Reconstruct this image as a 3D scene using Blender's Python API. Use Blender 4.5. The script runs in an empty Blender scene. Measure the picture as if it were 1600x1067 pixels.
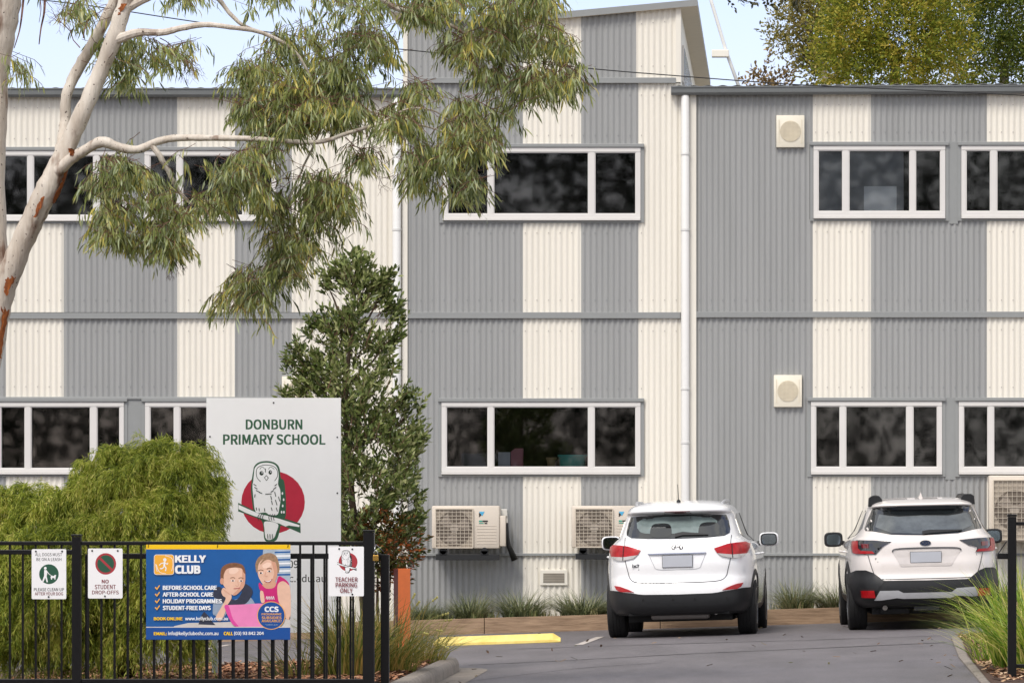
import bpy, bmesh, math, random
import numpy as np
from mathutils import Vector, Matrix
R = math.radians
rnd = random.Random(7)
nr = np.random.RandomState(11)

# ------------------------------------------------------------------ camera, world, sun, exposure
FPX = 8000.0; VX = 1220.0; VY = 816.0; CZ = 1.39
scn = bpy.context.scene
cam_d = bpy.data.cameras.new('camera'); cam = bpy.data.objects.new('camera', cam_d)
scn.collection.objects.link(cam); scn.camera = cam
cam.location = (0, 0, CZ); cam.rotation_euler = (R(90), 0, 0)
cam_d.sensor_width = 36; cam_d.lens = 36 * FPX / 1600
cam_d.shift_x = -(VX - 800) / 1600; cam_d.shift_y = (VY - 533.5) / 1600
cam_d.clip_start = 1; cam_d.clip_end = 3000
SUN_EL, SUN_AZ = 52.0, 205.0      # azimuth clockwise from +Y
world = bpy.data.worlds.new('World'); scn.world = world; world.use_nodes = True
nt = world.node_tree; bg = nt.nodes['Background']
sky = nt.nodes.new('ShaderNodeTexSky'); sky.sky_type = 'NISHITA'; sky.sun_disc = False
sky.sun_elevation = R(SUN_EL); sky.sun_rotation = R(SUN_AZ)
sky.air_density = 1.0; sky.dust_density = 0.9; sky.ozone_density = 3.0
nt.links.new(sky.outputs[0], bg.inputs[0]); bg.inputs[1].default_value = 0.12
# broken cloud over most of the sky, clear pale blue low in the north
tcw = nt.nodes.new('ShaderNodeTexCoord'); sp = nt.nodes.new('ShaderNodeSeparateXYZ'); nt.links.new(tcw.outputs['Generated'], sp.inputs[0])
cn = nt.nodes.new('ShaderNodeTexNoise'); cn.inputs['Scale'].default_value = 2.2; cn.inputs['Detail'].default_value = 5; nt.links.new(tcw.outputs['Generated'], cn.inputs[0])
mr = nt.nodes.new('ShaderNodeMapRange'); mr.inputs[1].default_value = .97; mr.inputs[2].default_value = .80; mr.interpolation_type = 'SMOOTHSTEP'; nt.links.new(sp.outputs['Y'], mr.inputs[0])
cr = nt.nodes.new('ShaderNodeMapRange'); cr.inputs[1].default_value = .32; cr.inputs[2].default_value = .6; nt.links.new(cn.outputs[0], cr.inputs[0])
mm = nt.nodes.new('ShaderNodeMath'); mm.operation = 'MULTIPLY'; nt.links.new(mr.outputs[0], mm.inputs[0]); nt.links.new(cr.outputs[0], mm.inputs[1])
tint = nt.nodes.new('ShaderNodeMixRGB'); tint.blend_type = 'MULTIPLY'; tint.inputs[0].default_value = 1; tint.inputs[2].default_value = (1.07, .90, 1.0, 1); nt.links.new(sky.outputs[0], tint.inputs[1])
cm = nt.nodes.new('ShaderNodeMixRGB'); nt.links.new(mm.outputs[0], cm.inputs[0]); nt.links.new(tint.outputs[0], cm.inputs[1]); cm.inputs[2].default_value = (5.9, 5.85, 5.65, 1)
nt.links.new(cm.outputs[0], bg.inputs[0])
sun_d = bpy.data.lights.new('sun', 'SUN'); sun = bpy.data.objects.new('sun', sun_d)
scn.collection.objects.link(sun); sun_d.energy = 1.7; sun_d.angle = R(22); sun_d.color = (1.0, 0.95, 0.87)
az = R(SUN_AZ); el = R(SUN_EL)
sdir = Vector((math.sin(az) * math.cos(el), math.cos(az) * math.cos(el), math.sin(el)))
sun.rotation_euler = sdir.to_track_quat('Z', 'Y').to_euler()
sun.location = (0, 0, 60)
scn.view_settings.view_transform = 'Standard'; scn.view_settings.look = 'None'
scn.view_settings.exposure = 0.72; scn.view_settings.gamma = 1.0

# ------------------------------------------------------------------ helpers
def P(px, py, Y):
    return Vector(((px - VX) * Y / FPX, Y, CZ + (VY - py) * Y / FPX))
def lin(c):
    if isinstance(c, str):
        c = [int(c[i:i + 2], 16) / 255 for i in (0, 2, 4)]
        return tuple(x / 12.92 if x <= .04045 else ((x + .055) / 1.055) ** 2.4 for x in c)
    return tuple(c)
MATS = {}
def M(name, col=None, rough=.5, metal=0, var=.08, scale=6, bump=0, bscale=60, spec=.5, coat=0, stretch=None, col2=None, dirt=0):
    if name in MATS: return MATS[name]
    m = bpy.data.materials.new(name); m.use_nodes = True; t = m.node_tree; b = t.nodes['Principled BSDF']
    c = lin(col); b.inputs['Roughness'].default_value = rough; b.inputs['Metallic'].default_value = metal
    b.inputs['Specular IOR Level'].default_value = spec; b.inputs['Coat Weight'].default_value = coat
    tc = t.nodes.new('ShaderNodeTexCoord'); mp = t.nodes.new('ShaderNodeMapping')
    t.links.new(tc.outputs['Object'], mp.inputs[0])
    if stretch: mp.inputs['Scale'].default_value = stretch
    n = t.nodes.new('ShaderNodeTexNoise'); n.inputs['Scale'].default_value = scale; n.inputs['Detail'].default_value = 6
    n.inputs['Roughness'].default_value = .65
    t.links.new(mp.outputs[0], n.inputs[0])
    r = t.nodes.new('ShaderNodeValToRGB'); r.color_ramp.elements[0].position = .3; r.color_ramp.elements[1].position = .7
    if col2:
        c2 = lin(col2); r.color_ramp.elements[0].color = (*c2, 1); r.color_ramp.elements[1].color = (*c, 1)
    else:
        r.color_ramp.elements[0].color = (*[x * (1 - var) for x in c], 1); r.color_ramp.elements[1].color = (*[min(1, x * (1 + var)) for x in c], 1)
    t.links.new(n.outputs[0], r.inputs[0]); t.links.new(r.outputs[0], b.inputs['Base Color'])
    if bump:
        n2 = t.nodes.new('ShaderNodeTexNoise'); n2.inputs['Scale'].default_value = bscale; n2.inputs['Detail'].default_value = 5
        bp = t.nodes.new('ShaderNodeBump'); bp.inputs['Strength'].default_value = bump; bp.inputs['Distance'].default_value = .02
        t.links.new(mp.outputs[0], n2.inputs[0]); t.links.new(n2.outputs[0], bp.inputs['Height']); t.links.new(bp.outputs[0], b.inputs['Normal'])
    MATS[name] = m; return m
def leafmat(name, cols, transl=.3, rough=.45, clump=.8):
    m = bpy.data.materials.new(name); m.use_nodes = True; t = m.node_tree; b = t.nodes['Principled BSDF']
    g = t.nodes.new('ShaderNodeNewGeometry'); tc = t.nodes.new('ShaderNodeTexCoord')
    n = t.nodes.new('ShaderNodeTexNoise'); n.inputs['Scale'].default_value = clump; n.inputs['Detail'].default_value = 2
    t.links.new(tc.outputs['Object'], n.inputs[0])
    a = t.nodes.new('ShaderNodeMath'); a.operation = 'MULTIPLY_ADD'; a.inputs[1].default_value = 1.4; a.inputs[2].default_value = -.7
    t.links.new(n.outputs[0], a.inputs[0])
    a2 = t.nodes.new('ShaderNodeMath'); a2.operation = 'ADD'; t.links.new(a.outputs[0], a2.inputs[0]); t.links.new(g.outputs['Random Per Island'], a2.inputs[1])
    r = t.nodes.new('ShaderNodeValToRGB'); e = r.color_ramp.elements
    while len(e) < len(cols): e.new(.5)
    for i, c in enumerate(cols):
        e[i].position = i / (len(cols) - 1); e[i].color = (*lin(c), 1)
    t.links.new(a2.outputs[0], r.inputs[0]); t.links.new(r.outputs[0], b.inputs['Base Color']); b.inputs['Roughness'].default_value = rough
    b.inputs['Specular IOR Level'].default_value = .35
    tr = t.nodes.new('ShaderNodeBsdfTranslucent'); t.links.new(r.outputs[0], tr.inputs[0])
    mx = t.nodes.new('ShaderNodeMixShader'); mx.inputs[0].default_value = transl
    t.links.new(b.outputs[0], mx.inputs[1]); t.links.new(tr.outputs[0], mx.inputs[2])
    t.links.new(mx.outputs[0], t.nodes['Material Output'].inputs[0])
    MATS[name] = m; return m

class MB:
    def __init__(s): s.v = []; s.f = []; s.m = []; s.mats = []
    def mi(s, mat):
        if mat not in s.mats: s.mats.append(mat)
        return s.mats.index(mat)
    def add(s, vs, fs, mat=None):
        o = len(s.v); s.v.extend([tuple(v) for v in vs]); k = s.mi(mat) if mat else 0
        for f in fs: s.f.append(tuple(i + o for i in f)); s.m.append(k)
    def box(s, a, b, mat=None, bev=0):
        x0, y0, z0 = [min(a[i], b[i]) for i in range(3)]; x1, y1, z1 = [max(a[i], b[i]) for i in range(3)]
        if bev <= 0:
            vs = [(x0,y0,z0),(x1,y0,z0),(x1,y1,z0),(x0,y1,z0),(x0,y0,z1),(x1,y0,z1),(x1,y1,z1),(x0,y1,z1)]
            fs = [(3,2,1,0),(4,5,6,7),(0,1,5,4),(1,2,6,5),(2,3,7,6),(3,0,4,7)]
        else:
            bm = bmesh.new(); bmesh.ops.create_cube(bm, size=1)
            for v in bm.verts: v.co = Vector(((x0+x1)/2 + v.co.x*(x1-x0), (y0+y1)/2 + v.co.y*(y1-y0), (z0+z1)/2 + v.co.z*(z1-z0)))
            bmesh.ops.bevel(bm, geom=list(bm.edges), offset=bev, segments=2, affect='EDGES', profile=.5)
            bm.verts.ensure_lookup_table(); vs = [v.co[:] for v in bm.verts]; fs = [[v.index for v in f.verts] for f in bm.faces]; bm.free()
        s.add(vs, fs, mat)
    def tube(s, pts, rad, n=8, mat=None, cap=True):
        pts = [Vector(p) for p in pts]
        if not hasattr(rad, '__len__'): rad = [rad] * len(pts)
        vs = []; fs = []; ref = None
        for i, p in enumerate(pts):
            d = (pts[min(i+1, len(pts)-1)] - pts[max(i-1, 0)]).normalized()
            if ref is None: ref = d.orthogonal().normalized()
            ref = (ref - d * ref.dot(d)).normalized(); q = d.cross(ref)
            for k in range(n):
                a = 2*math.pi*k/n; vs.append(p + (ref*math.cos(a) + q*math.sin(a)) * rad[i])
        for i in range(len(pts)-1):
            for k in range(n):
                fs.append((i*n+k, i*n+(k+1)%n, (i+1)*n+(k+1)%n, (i+1)*n+k))
        if cap: fs.append(tuple(range(n-1, -1, -1))); fs.append(tuple(range((len(pts)-1)*n, len(pts)*n)))
        s.add(vs, fs, mat)
    def lathe(s, prof, c, axis='z', n=24, mat=None, cap=True):   # prof: (r, h)
        vs = []; fs = []
        for r, h in prof:
            for k in range(n):
                a = 2*math.pi*k/n; u, w = r*math.cos(a), r*math.sin(a)
                vs.append(Vector(c) + Vector({'z': (u,w,h), 'x': (h,u,w), 'y': (u,h,w)}[axis]))
        for i in range(len(prof)-1):
            for k in range(n): fs.append((i*n+k, i*n+(k+1)%n, (i+1)*n+(k+1)%n, (i+1)*n+k))
        if cap: fs.append(tuple(range(n-1, -1, -1))); fs.append(tuple(range((len(prof)-1)*n, len(prof)*n)))
        s.add(vs, fs, mat)
    def prism(s, poly, y0, y1, mat=None):       # poly of (x,z), extruded in y
        n = len(poly); vs = [(x, y0, z) for x, z in poly] + [(x, y1, z) for x, z in poly]
        s.add(vs, [tuple(range(n)), tuple(range(2*n-1, n-1, -1))] + [(i, (i+1)%n+0, (i+1)%n+n, i+n) for i in range(n)], mat)
    def poly(s, pts, mat=None): s.add(pts, [tuple(range(len(pts)))], mat)

def link(name, me, parent=None):
    o = bpy.data.objects.new(name, me); scn.collection.objects.link(o)
    if parent: o.parent = parent
    return o
def rootof(o):
    while o.parent: o = o.parent
    return o
def part(name, mb, mat=None, parent=None, smooth=False, W=True, fixn=False):
    """link MB as one mesh object; W: vertices are in world space, made local to the thing's Empty"""
    me = bpy.data.meshes.new(name); v = mb.v
    if parent is not None and W:
        L = rootof(parent).location; v = [(a[0]-L.x, a[1]-L.y, a[2]-L.z) for a in v]
    me.from_pydata(v, [], mb.f)
    if mb.mats:
        for m_ in mb.mats: me.materials.append(m_)
        me.polygons.foreach_set('material_index', mb.m)
    elif mat: me.materials.append(mat)
    if smooth:
        me.polygons.foreach_set('use_smooth', [True]*len(me.polygons))
    me.validate(); me.update()
    if fixn:
        bm = bmesh.new(); bm.from_mesh(me); bmesh.ops.recalc_face_normals(bm, faces=bm.faces); bm.to_mesh(me); bm.free()
    if smooth == 'auto': me.set_sharp_from_angle(angle=R(35))
    return link(name, me, parent)
def tag(o, label=None, cat=None, group=None, kind=None):
    if label: o['label'] = label
    if cat: o['category'] = cat
    if group: o['group'] = group
    if kind: o['kind'] = kind
    return o
def thing(name, label, cat, loc=(0,0,0), group=None):
    o = bpy.data.objects.new(name, None); scn.collection.objects.link(o); o.location = loc; o.empty_display_size = .2
    return tag(o, label, cat, group)
def copy_tree(o, parent=None):
    c = o.copy(); scn.collection.objects.link(c); c.parent = parent
    for ch in list(o.children): copy_tree(ch, c)
    return c
def sm(x, a, b):
    t = max(0, min(1, (x-a)/(b-a))); return t*t*(3-2*t)
def gz(x, y):
    return .055 + .03*max(-9, min(8, x))*1.0 + .004*(max(30, min(66, y)) - 61)
def catmull(pts, n=6, closed=True):
    out = []; N = len(pts)
    for i in range(N if closed else N-1):
        if closed: p0, p1, p2, p3 = pts[i-1], pts[i], pts[(i+1)%N], pts[(i+2)%N]
        else: p0, p1, p2, p3 = pts[max(i-1,0)], pts[i], pts[i+1], pts[min(i+2,N-1)]
        for k in range(n):
            t = k/n
            out.append(tuple(.5*((2*b)+(-a+c)*t+(2*a-5*b+4*c-d)*t*t+(-a+3*b-3*c+d)*t**3) for a,b,c,d in zip(p0,p1,p2,p3)))
    if not closed: out.append(tuple(pts[-1]))
    return out
FONT = None
try:
    import os
    FONT = bpy.data.fonts.load(os.path.join(bpy.utils.resource_path('LOCAL'), 'datafiles', 'fonts', 'Noto Sans CJK Regular.woff2'))
except Exception: FONT = None
def text_mesh(body, x0, x1, z0, z1, y, mb, mat, bold=0.0, space=1.0):
    """lettering fitted in a box, facing -Y, appended to mb (world coordinates); bold: stroke gain as a share of the height"""
    cu = bpy.data.curves.new('t', 'FONT'); cu.body = body; cu.size = 1; cu.resolution_u = 3; cu.space_character = space
    if FONT: cu.font = FONT
    o = bpy.data.objects.new('t', cu); scn.collection.objects.link(o); bpy.context.view_layer.update()
    me = bpy.data.meshes.new_from_object(o.evaluated_get(bpy.context.evaluated_depsgraph_get()))
    co = np.array([v.co[:] for v in me.vertices]); fs = [tuple(p.vertices) for p in me.polygons]
    bpy.data.objects.remove(o); bpy.data.curves.remove(cu); bpy.data.meshes.remove(me)
    mn, mx = co.min(0), co.max(0); g = (bold+.004)*(z1-z0)*1.7; x0 += g; x1 -= g; z0 += g*.6; z1 -= g*.6
    X = x0 + (co[:,0]-mn[0])/(mx[0]-mn[0])*(x1-x0); Z = z0 + (co[:,1]-mn[1])/(mx[1]-mn[1])*(z1-z0)
    for k, (dx, dz) in enumerate([(0,0),(-g,-g*.6),(g,-g*.6),(-g,g*.6),(g,g*.6)]):
        mb.add([(a+dx, y-k*.00003, b+dz) for a, b in zip(X, Z)], fs, mat)
class Art:
    """flat printed shapes on a plane at depth Y, given in photograph pixels"""
    def __init__(s, Y, par=None): s.Y = Y; s.k = 0; s.mb = MB(); s.par = par
    def y(s): s.k += 1; return s.Y - .0012 - .00014*s.k
    def poly(s, pts, mat, smooth=False, n=5):
        if smooth: pts = catmull(pts, n)
        y = s.y(); s.mb.poly([(P(a,b,s.Y).x, y, P(a,b,s.Y).z) for a, b in pts], mat)
    def ell(s, cx, cy, rx, ry, mat, rot=0, n=28):
        c, q = math.cos(rot), math.sin(rot)
        s.poly([(cx+rx*math.cos(t)*c-ry*math.sin(t)*q, cy+rx*math.cos(t)*q+ry*math.sin(t)*c) for t in [2*math.pi*i/n for i in range(n)]], mat)
    def line(s, pts, w, mat, smooth=True):
        if smooth and len(pts) > 2: pts = catmull(pts, 5, False)
        L = []; Rr = []; N = len(pts)
        for i, p in enumerate(pts):
            a = pts[max(i-1,0)]; b = pts[min(i+1,N-1)]; dx, dy = b[0]-a[0], b[1]-a[1]; l = math.hypot(dx,dy) or 1
            ww = w*(1 if not isinstance(w, tuple) else 1)
            L.append((p[0]-dy/l*ww/2, p[1]+dx/l*ww/2)); Rr.append((p[0]+dy/l*ww/2, p[1]-dx/l*ww/2))
        y = s.y()
        for i in range(N-1):
            q = [L[i], L[i+1], Rr[i+1], Rr[i]]
            s.mb.poly([(P(a,b,s.Y).x, y, P(a,b,s.Y).z) for a, b in q], mat)
    def text(s, body, x0, x1, ytop, ybot, mat, bold=.02):
        a = P(x0, ybot, s.Y); b = P(x1, ytop, s.Y); m = MB() if s.par else s.mb
        text_mesh(body, a.x, b.x, a.z, b.z, s.y(), m, mat, bold)
        if s.par: part('lettering', m, None, s.par)

# ------------------------------------------------------------------ materials
GREY = M('grey_cladding', '989998', .42, var=.075, scale=2.2, stretch=(1.4,1,.12))
CREAM = M('cream_cladding', 'e4dfd3', .45, var=.05, scale=2.2, stretch=(1.4,1,.12))
FLASH = M('grey_flashing', '8f9190', .4, var=.03)
WHITEP = M('white_paint', 'dcdbd8', .4, var=.02)
GUTTER = M('gutter_grey', '6f7272', .4, var=.05)
ALU = M('white_aluminium', 'd8d5d1', .35, var=.02)
BLACKF = M('black_powder_coat', '0c0c0d', .35, var=.2, spec=.4)
DARK = M('dark_plastic', '1c1d1e', .55, var=.15)
SCREW = M('screw_head', '8c8f8f', .45, var=.05); SCREWC = M('screw_head_cream', 'bcb7ad', .5, var=.05)
BEIGE = M('beige_soffit', 'c9bba3', .6, var=.05)
CREAMBOX = M('cream_plastic', 'e6dfcd', .5, var=.04)

# ------------------------------------------------------------------ ground, bed, kerbs
def sheet(name, xs, ys, zf, mat, smooth=True):
    mb = MB(); nx = len(xs); vs = [(x, y, zf(x, y)) for y in ys for x in xs]
    fs = [(j*nx+i, j*nx+i+1, (j+1)*nx+i+1, (j+1)*nx+i) for j in range(len(ys)-1) for i in range(nx-1)]
    mb.add(vs, fs); return tag(part(name, mb, mat, smooth=smooth), kind='structure')
GROUNDM = M('dry_ground', '6d6650', .95, var=.3, scale=.6)
ASPH = M('asphalt', '6b6668', .62, var=.22, scale=1.3, bump=.8, bscale=160, stretch=(1, .25, 1))
def asphalt_detail(m):
    t = m.node_tree; b = t.nodes['Principled BSDF']; src = b.inputs['Base Color'].links[0].from_socket
    tc = t.nodes.new('ShaderNodeTexCoord'); n = t.nodes.new('ShaderNodeTexNoise'); n.inputs['Scale'].default_value = 90; n.inputs['Detail'].default_value = 3
    t.links.new(tc.outputs['Object'], n.inputs[0]); mx = t.nodes.new('ShaderNodeMixRGB'); mx.blend_type = 'OVERLAY'; mx.inputs[0].default_value = .8
    t.links.new(src, mx.inputs[1]); t.links.new(n.outputs[0], mx.inputs[2]); t.links.new(mx.outputs[0], b.inputs['Base Color'])
asphalt_detail(ASPH)
CONC = M('kerb_concrete', '857c72', .85, var=.25, scale=5, bump=.4)
MULCHB = M('mulch_soil', '4a3426', .95, var=.35, scale=14, bump=.8, bscale=40)
sheet('ground', [-900,-300,-100,-40,-20,-9,0,8,20,40,100,300,900], [-500,-150,-50,0,20,30,45,61,66,75,100,200,500,1500], lambda x,y: gz(x,y)-.03 , GROUNDM)
sheet('car_park', [-22,-9,-5,0,4,8,22], [18,30,45,55,61,66,66.6], lambda x,y: gz(x,y), ASPH)
def kerb_path_left():
    pts = [(-3.18, y) for y in (18, 30, 40, 44, 47, 49.5)]
    for a in range(0, 91, 15):
        pts.append((-3.78 + .6*math.cos(R(a)), 50.6 + 1.2*math.sin(R(a))))
    pts += [(-5, 51.85), (-8, 51.9), (-20, 51.9)]
    return pts
def kerb(name, pts, side, w=.17, h=.13):
    mb = MB(); prof = [(0, -.1), (0, h*.55), (.015, h*.85), (.04, h), (w-.01, h), (w, h-.012), (w, -.1)]
    vs = []; N = len(pts)
    for i, p in enumerate(pts):
        a = pts[max(i-1,0)]; b = pts[min(i+1,N-1)]; dx, dy = b[0]-a[0], b[1]-a[1]; l = math.hypot(dx, dy)
        nx, ny = -dy/l*side, dx/l*side
        for o, z in prof: vs.append((p[0]+nx*o, p[1]+ny*o, gz(p[0], p[1])+z))
    k = len(prof); fs = [(i*k+j, i*k+j+1, (i+1)*k+j+1, (i+1)*k+j) for i in range(N-1) for j in range(k-1)]
    mb.add(vs, fs); tag(part(name, mb, CONC, smooth='auto', fixn=True), kind='structure')
kl = kerb_path_left(); kerb('kerb', kl, 1)
# concrete gutter tray beside the kerb nose
mb = MB(); out = []; inn = []
for i, p in enumerate(kl[3:13]):
    a = kl[2+i]; b = kl[4+i]; dx, dy = b[0]-a[0], b[1]-a[1]; l = math.hypot(dx, dy)
    inn.append((p[0], p[1])); out.append((p[0]+dy/l*.28, p[1]-dx/l*.28))
n = len(inn); mb.add([(x, y, gz(x,y)+.004) for x, y in inn+out], [(i, i+1, n+i+1, n+i) for i in range(n-1)])
tag(part('gutter_tray', mb, CONC, fixn=True), kind='structure')
def bed_left(x, y): return gz(x, y) + .11
mb = MB(); bedp = [(p[0]-.15 if i < 9 else p[0], p[1]-(.15 if i > 7 else 0)) for i, p in enumerate(kl)]
bedp = bedp + [(-20, 18)]
bm = bmesh.new(); vs = [bm.verts.new((x, y, 0)) for x, y in bedp]; bm.faces.new(vs)
bmesh.ops.triangulate(bm, faces=bm.faces)
for gx in (-9, -7, -6, -5, -4): bmesh.ops.bisect_plane(bm, geom=bm.verts[:]+bm.edges[:]+bm.faces[:], plane_co=(gx,0,0), plane_no=(1,0,0))
for gy in range(30, 52, 2): bmesh.ops.bisect_plane(bm, geom=bm.verts[:]+bm.edges[:]+bm.faces[:], plane_co=(0,gy,0), plane_no=(0,1,0))
for v in bm.verts: v.co.z = bed_left(v.co.x, v.co.y) + .02*math.sin(v.co.x*3.1)*math.cos(v.co.y*1.3)
bmesh.ops.recalc_face_normals(bm, faces=bm.faces)
me = bpy.data.meshes.new('garden_bed'); bm.to_mesh(me); bm.free(); me.materials.append(MULCHB); tag(link('garden_bed', me), kind='structure')
# right bed with flush edging
krp = [(1.66, 18), (1.66, 30), (1.68, 43), (1.74, 50), (1.9, 57), (2.3, 58.2), (4, 58.6), (20, 58.6)]
kerb('kerb', krp, -1, w=.12, h=.03)
mb = MB(); mb.add([(1.72,18,0),(1.74,43,0),(1.82,50,0),(2.0,57,0),(2.4,58.1,0),(4,58.5,0),(20,58.5,0),(20,18,0)], [tuple(range(8))])
mb.v = [(x, y, gz(x,y)+.035) for x, y, z in mb.v]; tag(part('garden_bed', mb, MULCHB), kind='structure')
# mulch chips
def chips(name, n, sampler, cols):
    V = []; F = []
    mb = MB()
    for i in range(n):
        x, y, z = sampler(); a = rnd.random()*math.pi; l = rnd.uniform(.012,.045); w = rnd.uniform(.006,.014); t = rnd.uniform(-.5,.5)
        dx, dy = math.cos(a)*l, math.sin(a)*l; ex, ey = -math.sin(a)*w, math.cos(a)*w; h = rnd.uniform(.004,.03)
        vs = [(x-dx-ex, y-dy-ey, z+h-t*l), (x+dx-ex, y+dy-ey, z+h+t*l), (x+dx+ex, y+dy+ey, z+h+t*l+.006), (x-dx+ex, y-dy+ey, z+h-t*l+.006)]
        mb.add(vs, [(0,1,2,3)])
    return tag(part(name, mb, leafmat(name+'_mat', cols, transl=0, rough=.9, clump=3)), 'reddish brown bark mulch chips covering the garden bed', 'mulch', kind='stuff')
def s1():
    y = rnd.uniform(43, 51.5); x = rnd.uniform(-7.2, -3.4); return x, y, bed_left(x, y)
def s2():
    y = rnd.uniform(42.5, 57); x = rnd.uniform(1.8+(.15 if y>48 else 0), 3.4); return x, y, gz(x,y)+.035
c_ = chips('mulch', 9000, s1, ['2e1c12', '7a4f38', 'a87858', 'c49a78']); c_['label'] = 'reddish brown bark mulch under the left garden shrubs and fence'
c_ = chips('mulch', 4500, s2, ['3a281c', '8a6248', 'b08d6c', 'cdb090']); c_['label'] = 'pale brown leaf litter beside the right driveway edge'
def s3():
    y = rnd.uniform(44, 65.6); x = rnd.choice([-3.1+abs(rnd.gauss(0,.35)) if y < 52 else rnd.uniform(-5, 2), 1.75-abs(rnd.gauss(0,.3)) if y < 57 else rnd.uniform(-4,3), rnd.uniform(-3,1.7)]); return x, y, gz(x, y)+.004
c_ = chips('leaf_litter', 70, s3, ['2c241c', '5a4434', '86705a', '4c5030']); c_['label'] = 'sparse fallen leaves scattered over the car park asphalt'; c_['category'] = 'leaf litter'
# ------------------------------------------------------------------ painted lines
LINEM = M('line_paint', 'b5aca4', .7, var=.25, scale=12)
def stripe(name, p0, p1, w):
    mb = MB(); d = Vector((p1[0]-p0[0], p1[1]-p0[1])); nrm = Vector((-d.y, d.x)).normalized()*w/2; N = 8; vs = []
    for i in range(N+1):
        q = Vector(p0)+d*i/N
        for s in (-1, 1): vs.append((q.x+nrm.x*s, q.y+nrm.y*s, gz(q.x+nrm.x*s, q.y+nrm.y*s)+.005))
    mb.add(vs, [(2*i, 2*i+1, 2*i+3, 2*i+2) for i in range(N)]); tag(part(name, mb, LINEM, fixn=True), kind='structure')
stripe('bay_line', (-2.33, 59.0), (-2.2, 62.4), .10)
stripe('bay_line', (-7.1, 59.2), (-6.9, 64), .09)
PATCH = M('asphalt_seam', '4c494a', .8, var=.2)
def seam(pts, w=.035):
    mb = MB(); pts = catmull(pts, 8, False); vs = []
    for i, p in enumerate(pts):
        j = rnd.uniform(.6, 1.3)*w/2; x, y = p[0], p[1]+rnd.uniform(-.02,.02)
        vs += [(x, y-j*3, gz(x,y)+.004), (x, y+j*3, gz(x,y)+.004)]
    mb.add(vs, [(2*i, 2*i+1, 2*i+3, 2*i+2) for i in range(len(pts)-1)]); tag(part('road_seam', mb, PATCH, fixn=True), kind='structure')
seam([(-3.2, 52.6), (-2.2, 53.2), (-1.0, 54.2), (.4, 54.9), (1.8, 55.6)])
seam([(-3.0, 58.1), (-1.5, 58.3), (.5, 58.2), (1.9, 58.4)], .03)
seam([(-2.9, 47.5), (-2.0, 50.4), (-1.2, 51.4)], .02)

# ------------------------------------------------------------------ school building
YW = 67.2; S = YW/FPX
bld = thing('school_building', 'two storey school building clad in grey and cream corrugated steel panels', 'building', (-3, YW+6, 0))
def wx(px): return (px-VX)*S
def wz(py): return CZ+(VY-py)*S
PITCH = .0762
def panel(px0, px1, py0, py1, mat, topf=None, yoff=0, screws=('t','b')):
    x0, x1 = wx(px0), wx(px1); zt, zb = wz(py0), wz(py1); mb = MB(); n = max(2, int((x1-x0)/PITCH*8)); vs = []
    for i in range(n+1):
        x = x0+(x1-x0)*i/n; y = YW+yoff-.010*math.cos(2*math.pi*x/PITCH); t = topf(x) if topf else zt
        vs += [(x, y, zb), (x, y, t)]
    mb.add(vs, [(2*i, 2*i+2, 2*i+3, 2*i+1) for i in range(n)], mat)
    sc = SCREWC if mat is CREAM else SCREW
    rows = []
    if 't' in screws: rows.append(.16)
    if 'b' in screws: rows.append(-.16)
    if 'm' in screws: rows.append(None)
    k0 = math.ceil(x0/PITCH/2)
    for r in rows:
        k = k0
        while k*2*PITCH < x1-.02:
            x = k*2*PITCH; k += 1
            if x < x0+.02: continue
            t = topf(x) if topf else zt
            z = t-.16 if r and r > 0 else (zb+.16 if r else (t+zb)/2)
            y = YW+yoff-.010; rr = .0085
            vv = [(x+rr*math.cos(a), y-.005, z+rr*math.sin(a)) for a in [math.pi/3*q for q in range(6)]]; v2 = [(a, y+.002, c) for a, b, c in vv]
            mb.add(vv+v2, [(5,4,3,2,1,0)]+[(q, (q+1)%6, (q+1)%6+6, q+6) for q in range(6)], sc)
    return part('cladding_panel', mb, None, bld, smooth='auto')
left_cols = [(-720,-540,0),(-540,-450,1),(-450,-262,0),(-262,-172,1),(-172,9,0),(9,99.5,1),(99.5,277,0),(277,367,1),(367,456,0),(456,612,1)]
mid_cols = [(637,817,0),(817,908,1),(908,997.5,0),(997.5,1064,1)]
right_cols = [(1088,1270,0),(1270,1361,1),(1361,1542,0),(1542,1633,1),(1633,1814,0),(1814,1905,1),(1905,2086,0),(2086,2240,1)]
def rows_for(cols, rows):
    for a, b, c in cols:
        for (t, bt, spec) in rows: panel(a, b, t, bt, CREAM if c else GREY, screws=spec)
# backing wall (dark, fills behind the openings' surrounds)
TALL_L = [(-720,-540,0),(456,612,1)]; TALL_M = [(637,686,0),(1006.5,1064,1)]; TALL_R = [(1088,1265,0),(1944,2240,1)]
rows_for(TALL_L, [(150,488,'tb'),(498,865,'tb'),(868,1000,'t')])
rows_for(TALL_M, [(130,488,'tb'),(498,865,'tb'),(868,1000,'t')])
rows_for(TALL_R, [(145,488,'tb'),(496,865,'tb'),(868,1000,'t')])
rows_for([(-540,-478,1)], [(150,488,'tb'),(498,865,'tb'),(868,1000,'t')])
rows_for([(431,456,0)], [(236,346,''),(623,742,'')])
rows_for([c for c in left_cols if c not in TALL_L and c[0] != -540]+[(-478,-450,1)], [(150,236,'tb'),(346,488,'tb'),(498,623,'tb'),(742,865,'tb'),(868,1000,'t')])
rows_for([(686,817,0),(817,908,1),(908,997.5,0),(997.5,1006.5,1)], [(130,231,'tb'),(345,488,'tb'),(498,626,'tb'),(742,865,'tb'),(868,1000,'t')])
rows_for([(1265,1270,0)]+right_cols[1:-2]+[(1905,1944,0)], [(145,226,'tb'),(343,488,'tb'),(496,624,'tb'),(742,865,'tb'),(868,1000,'t')])
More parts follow.
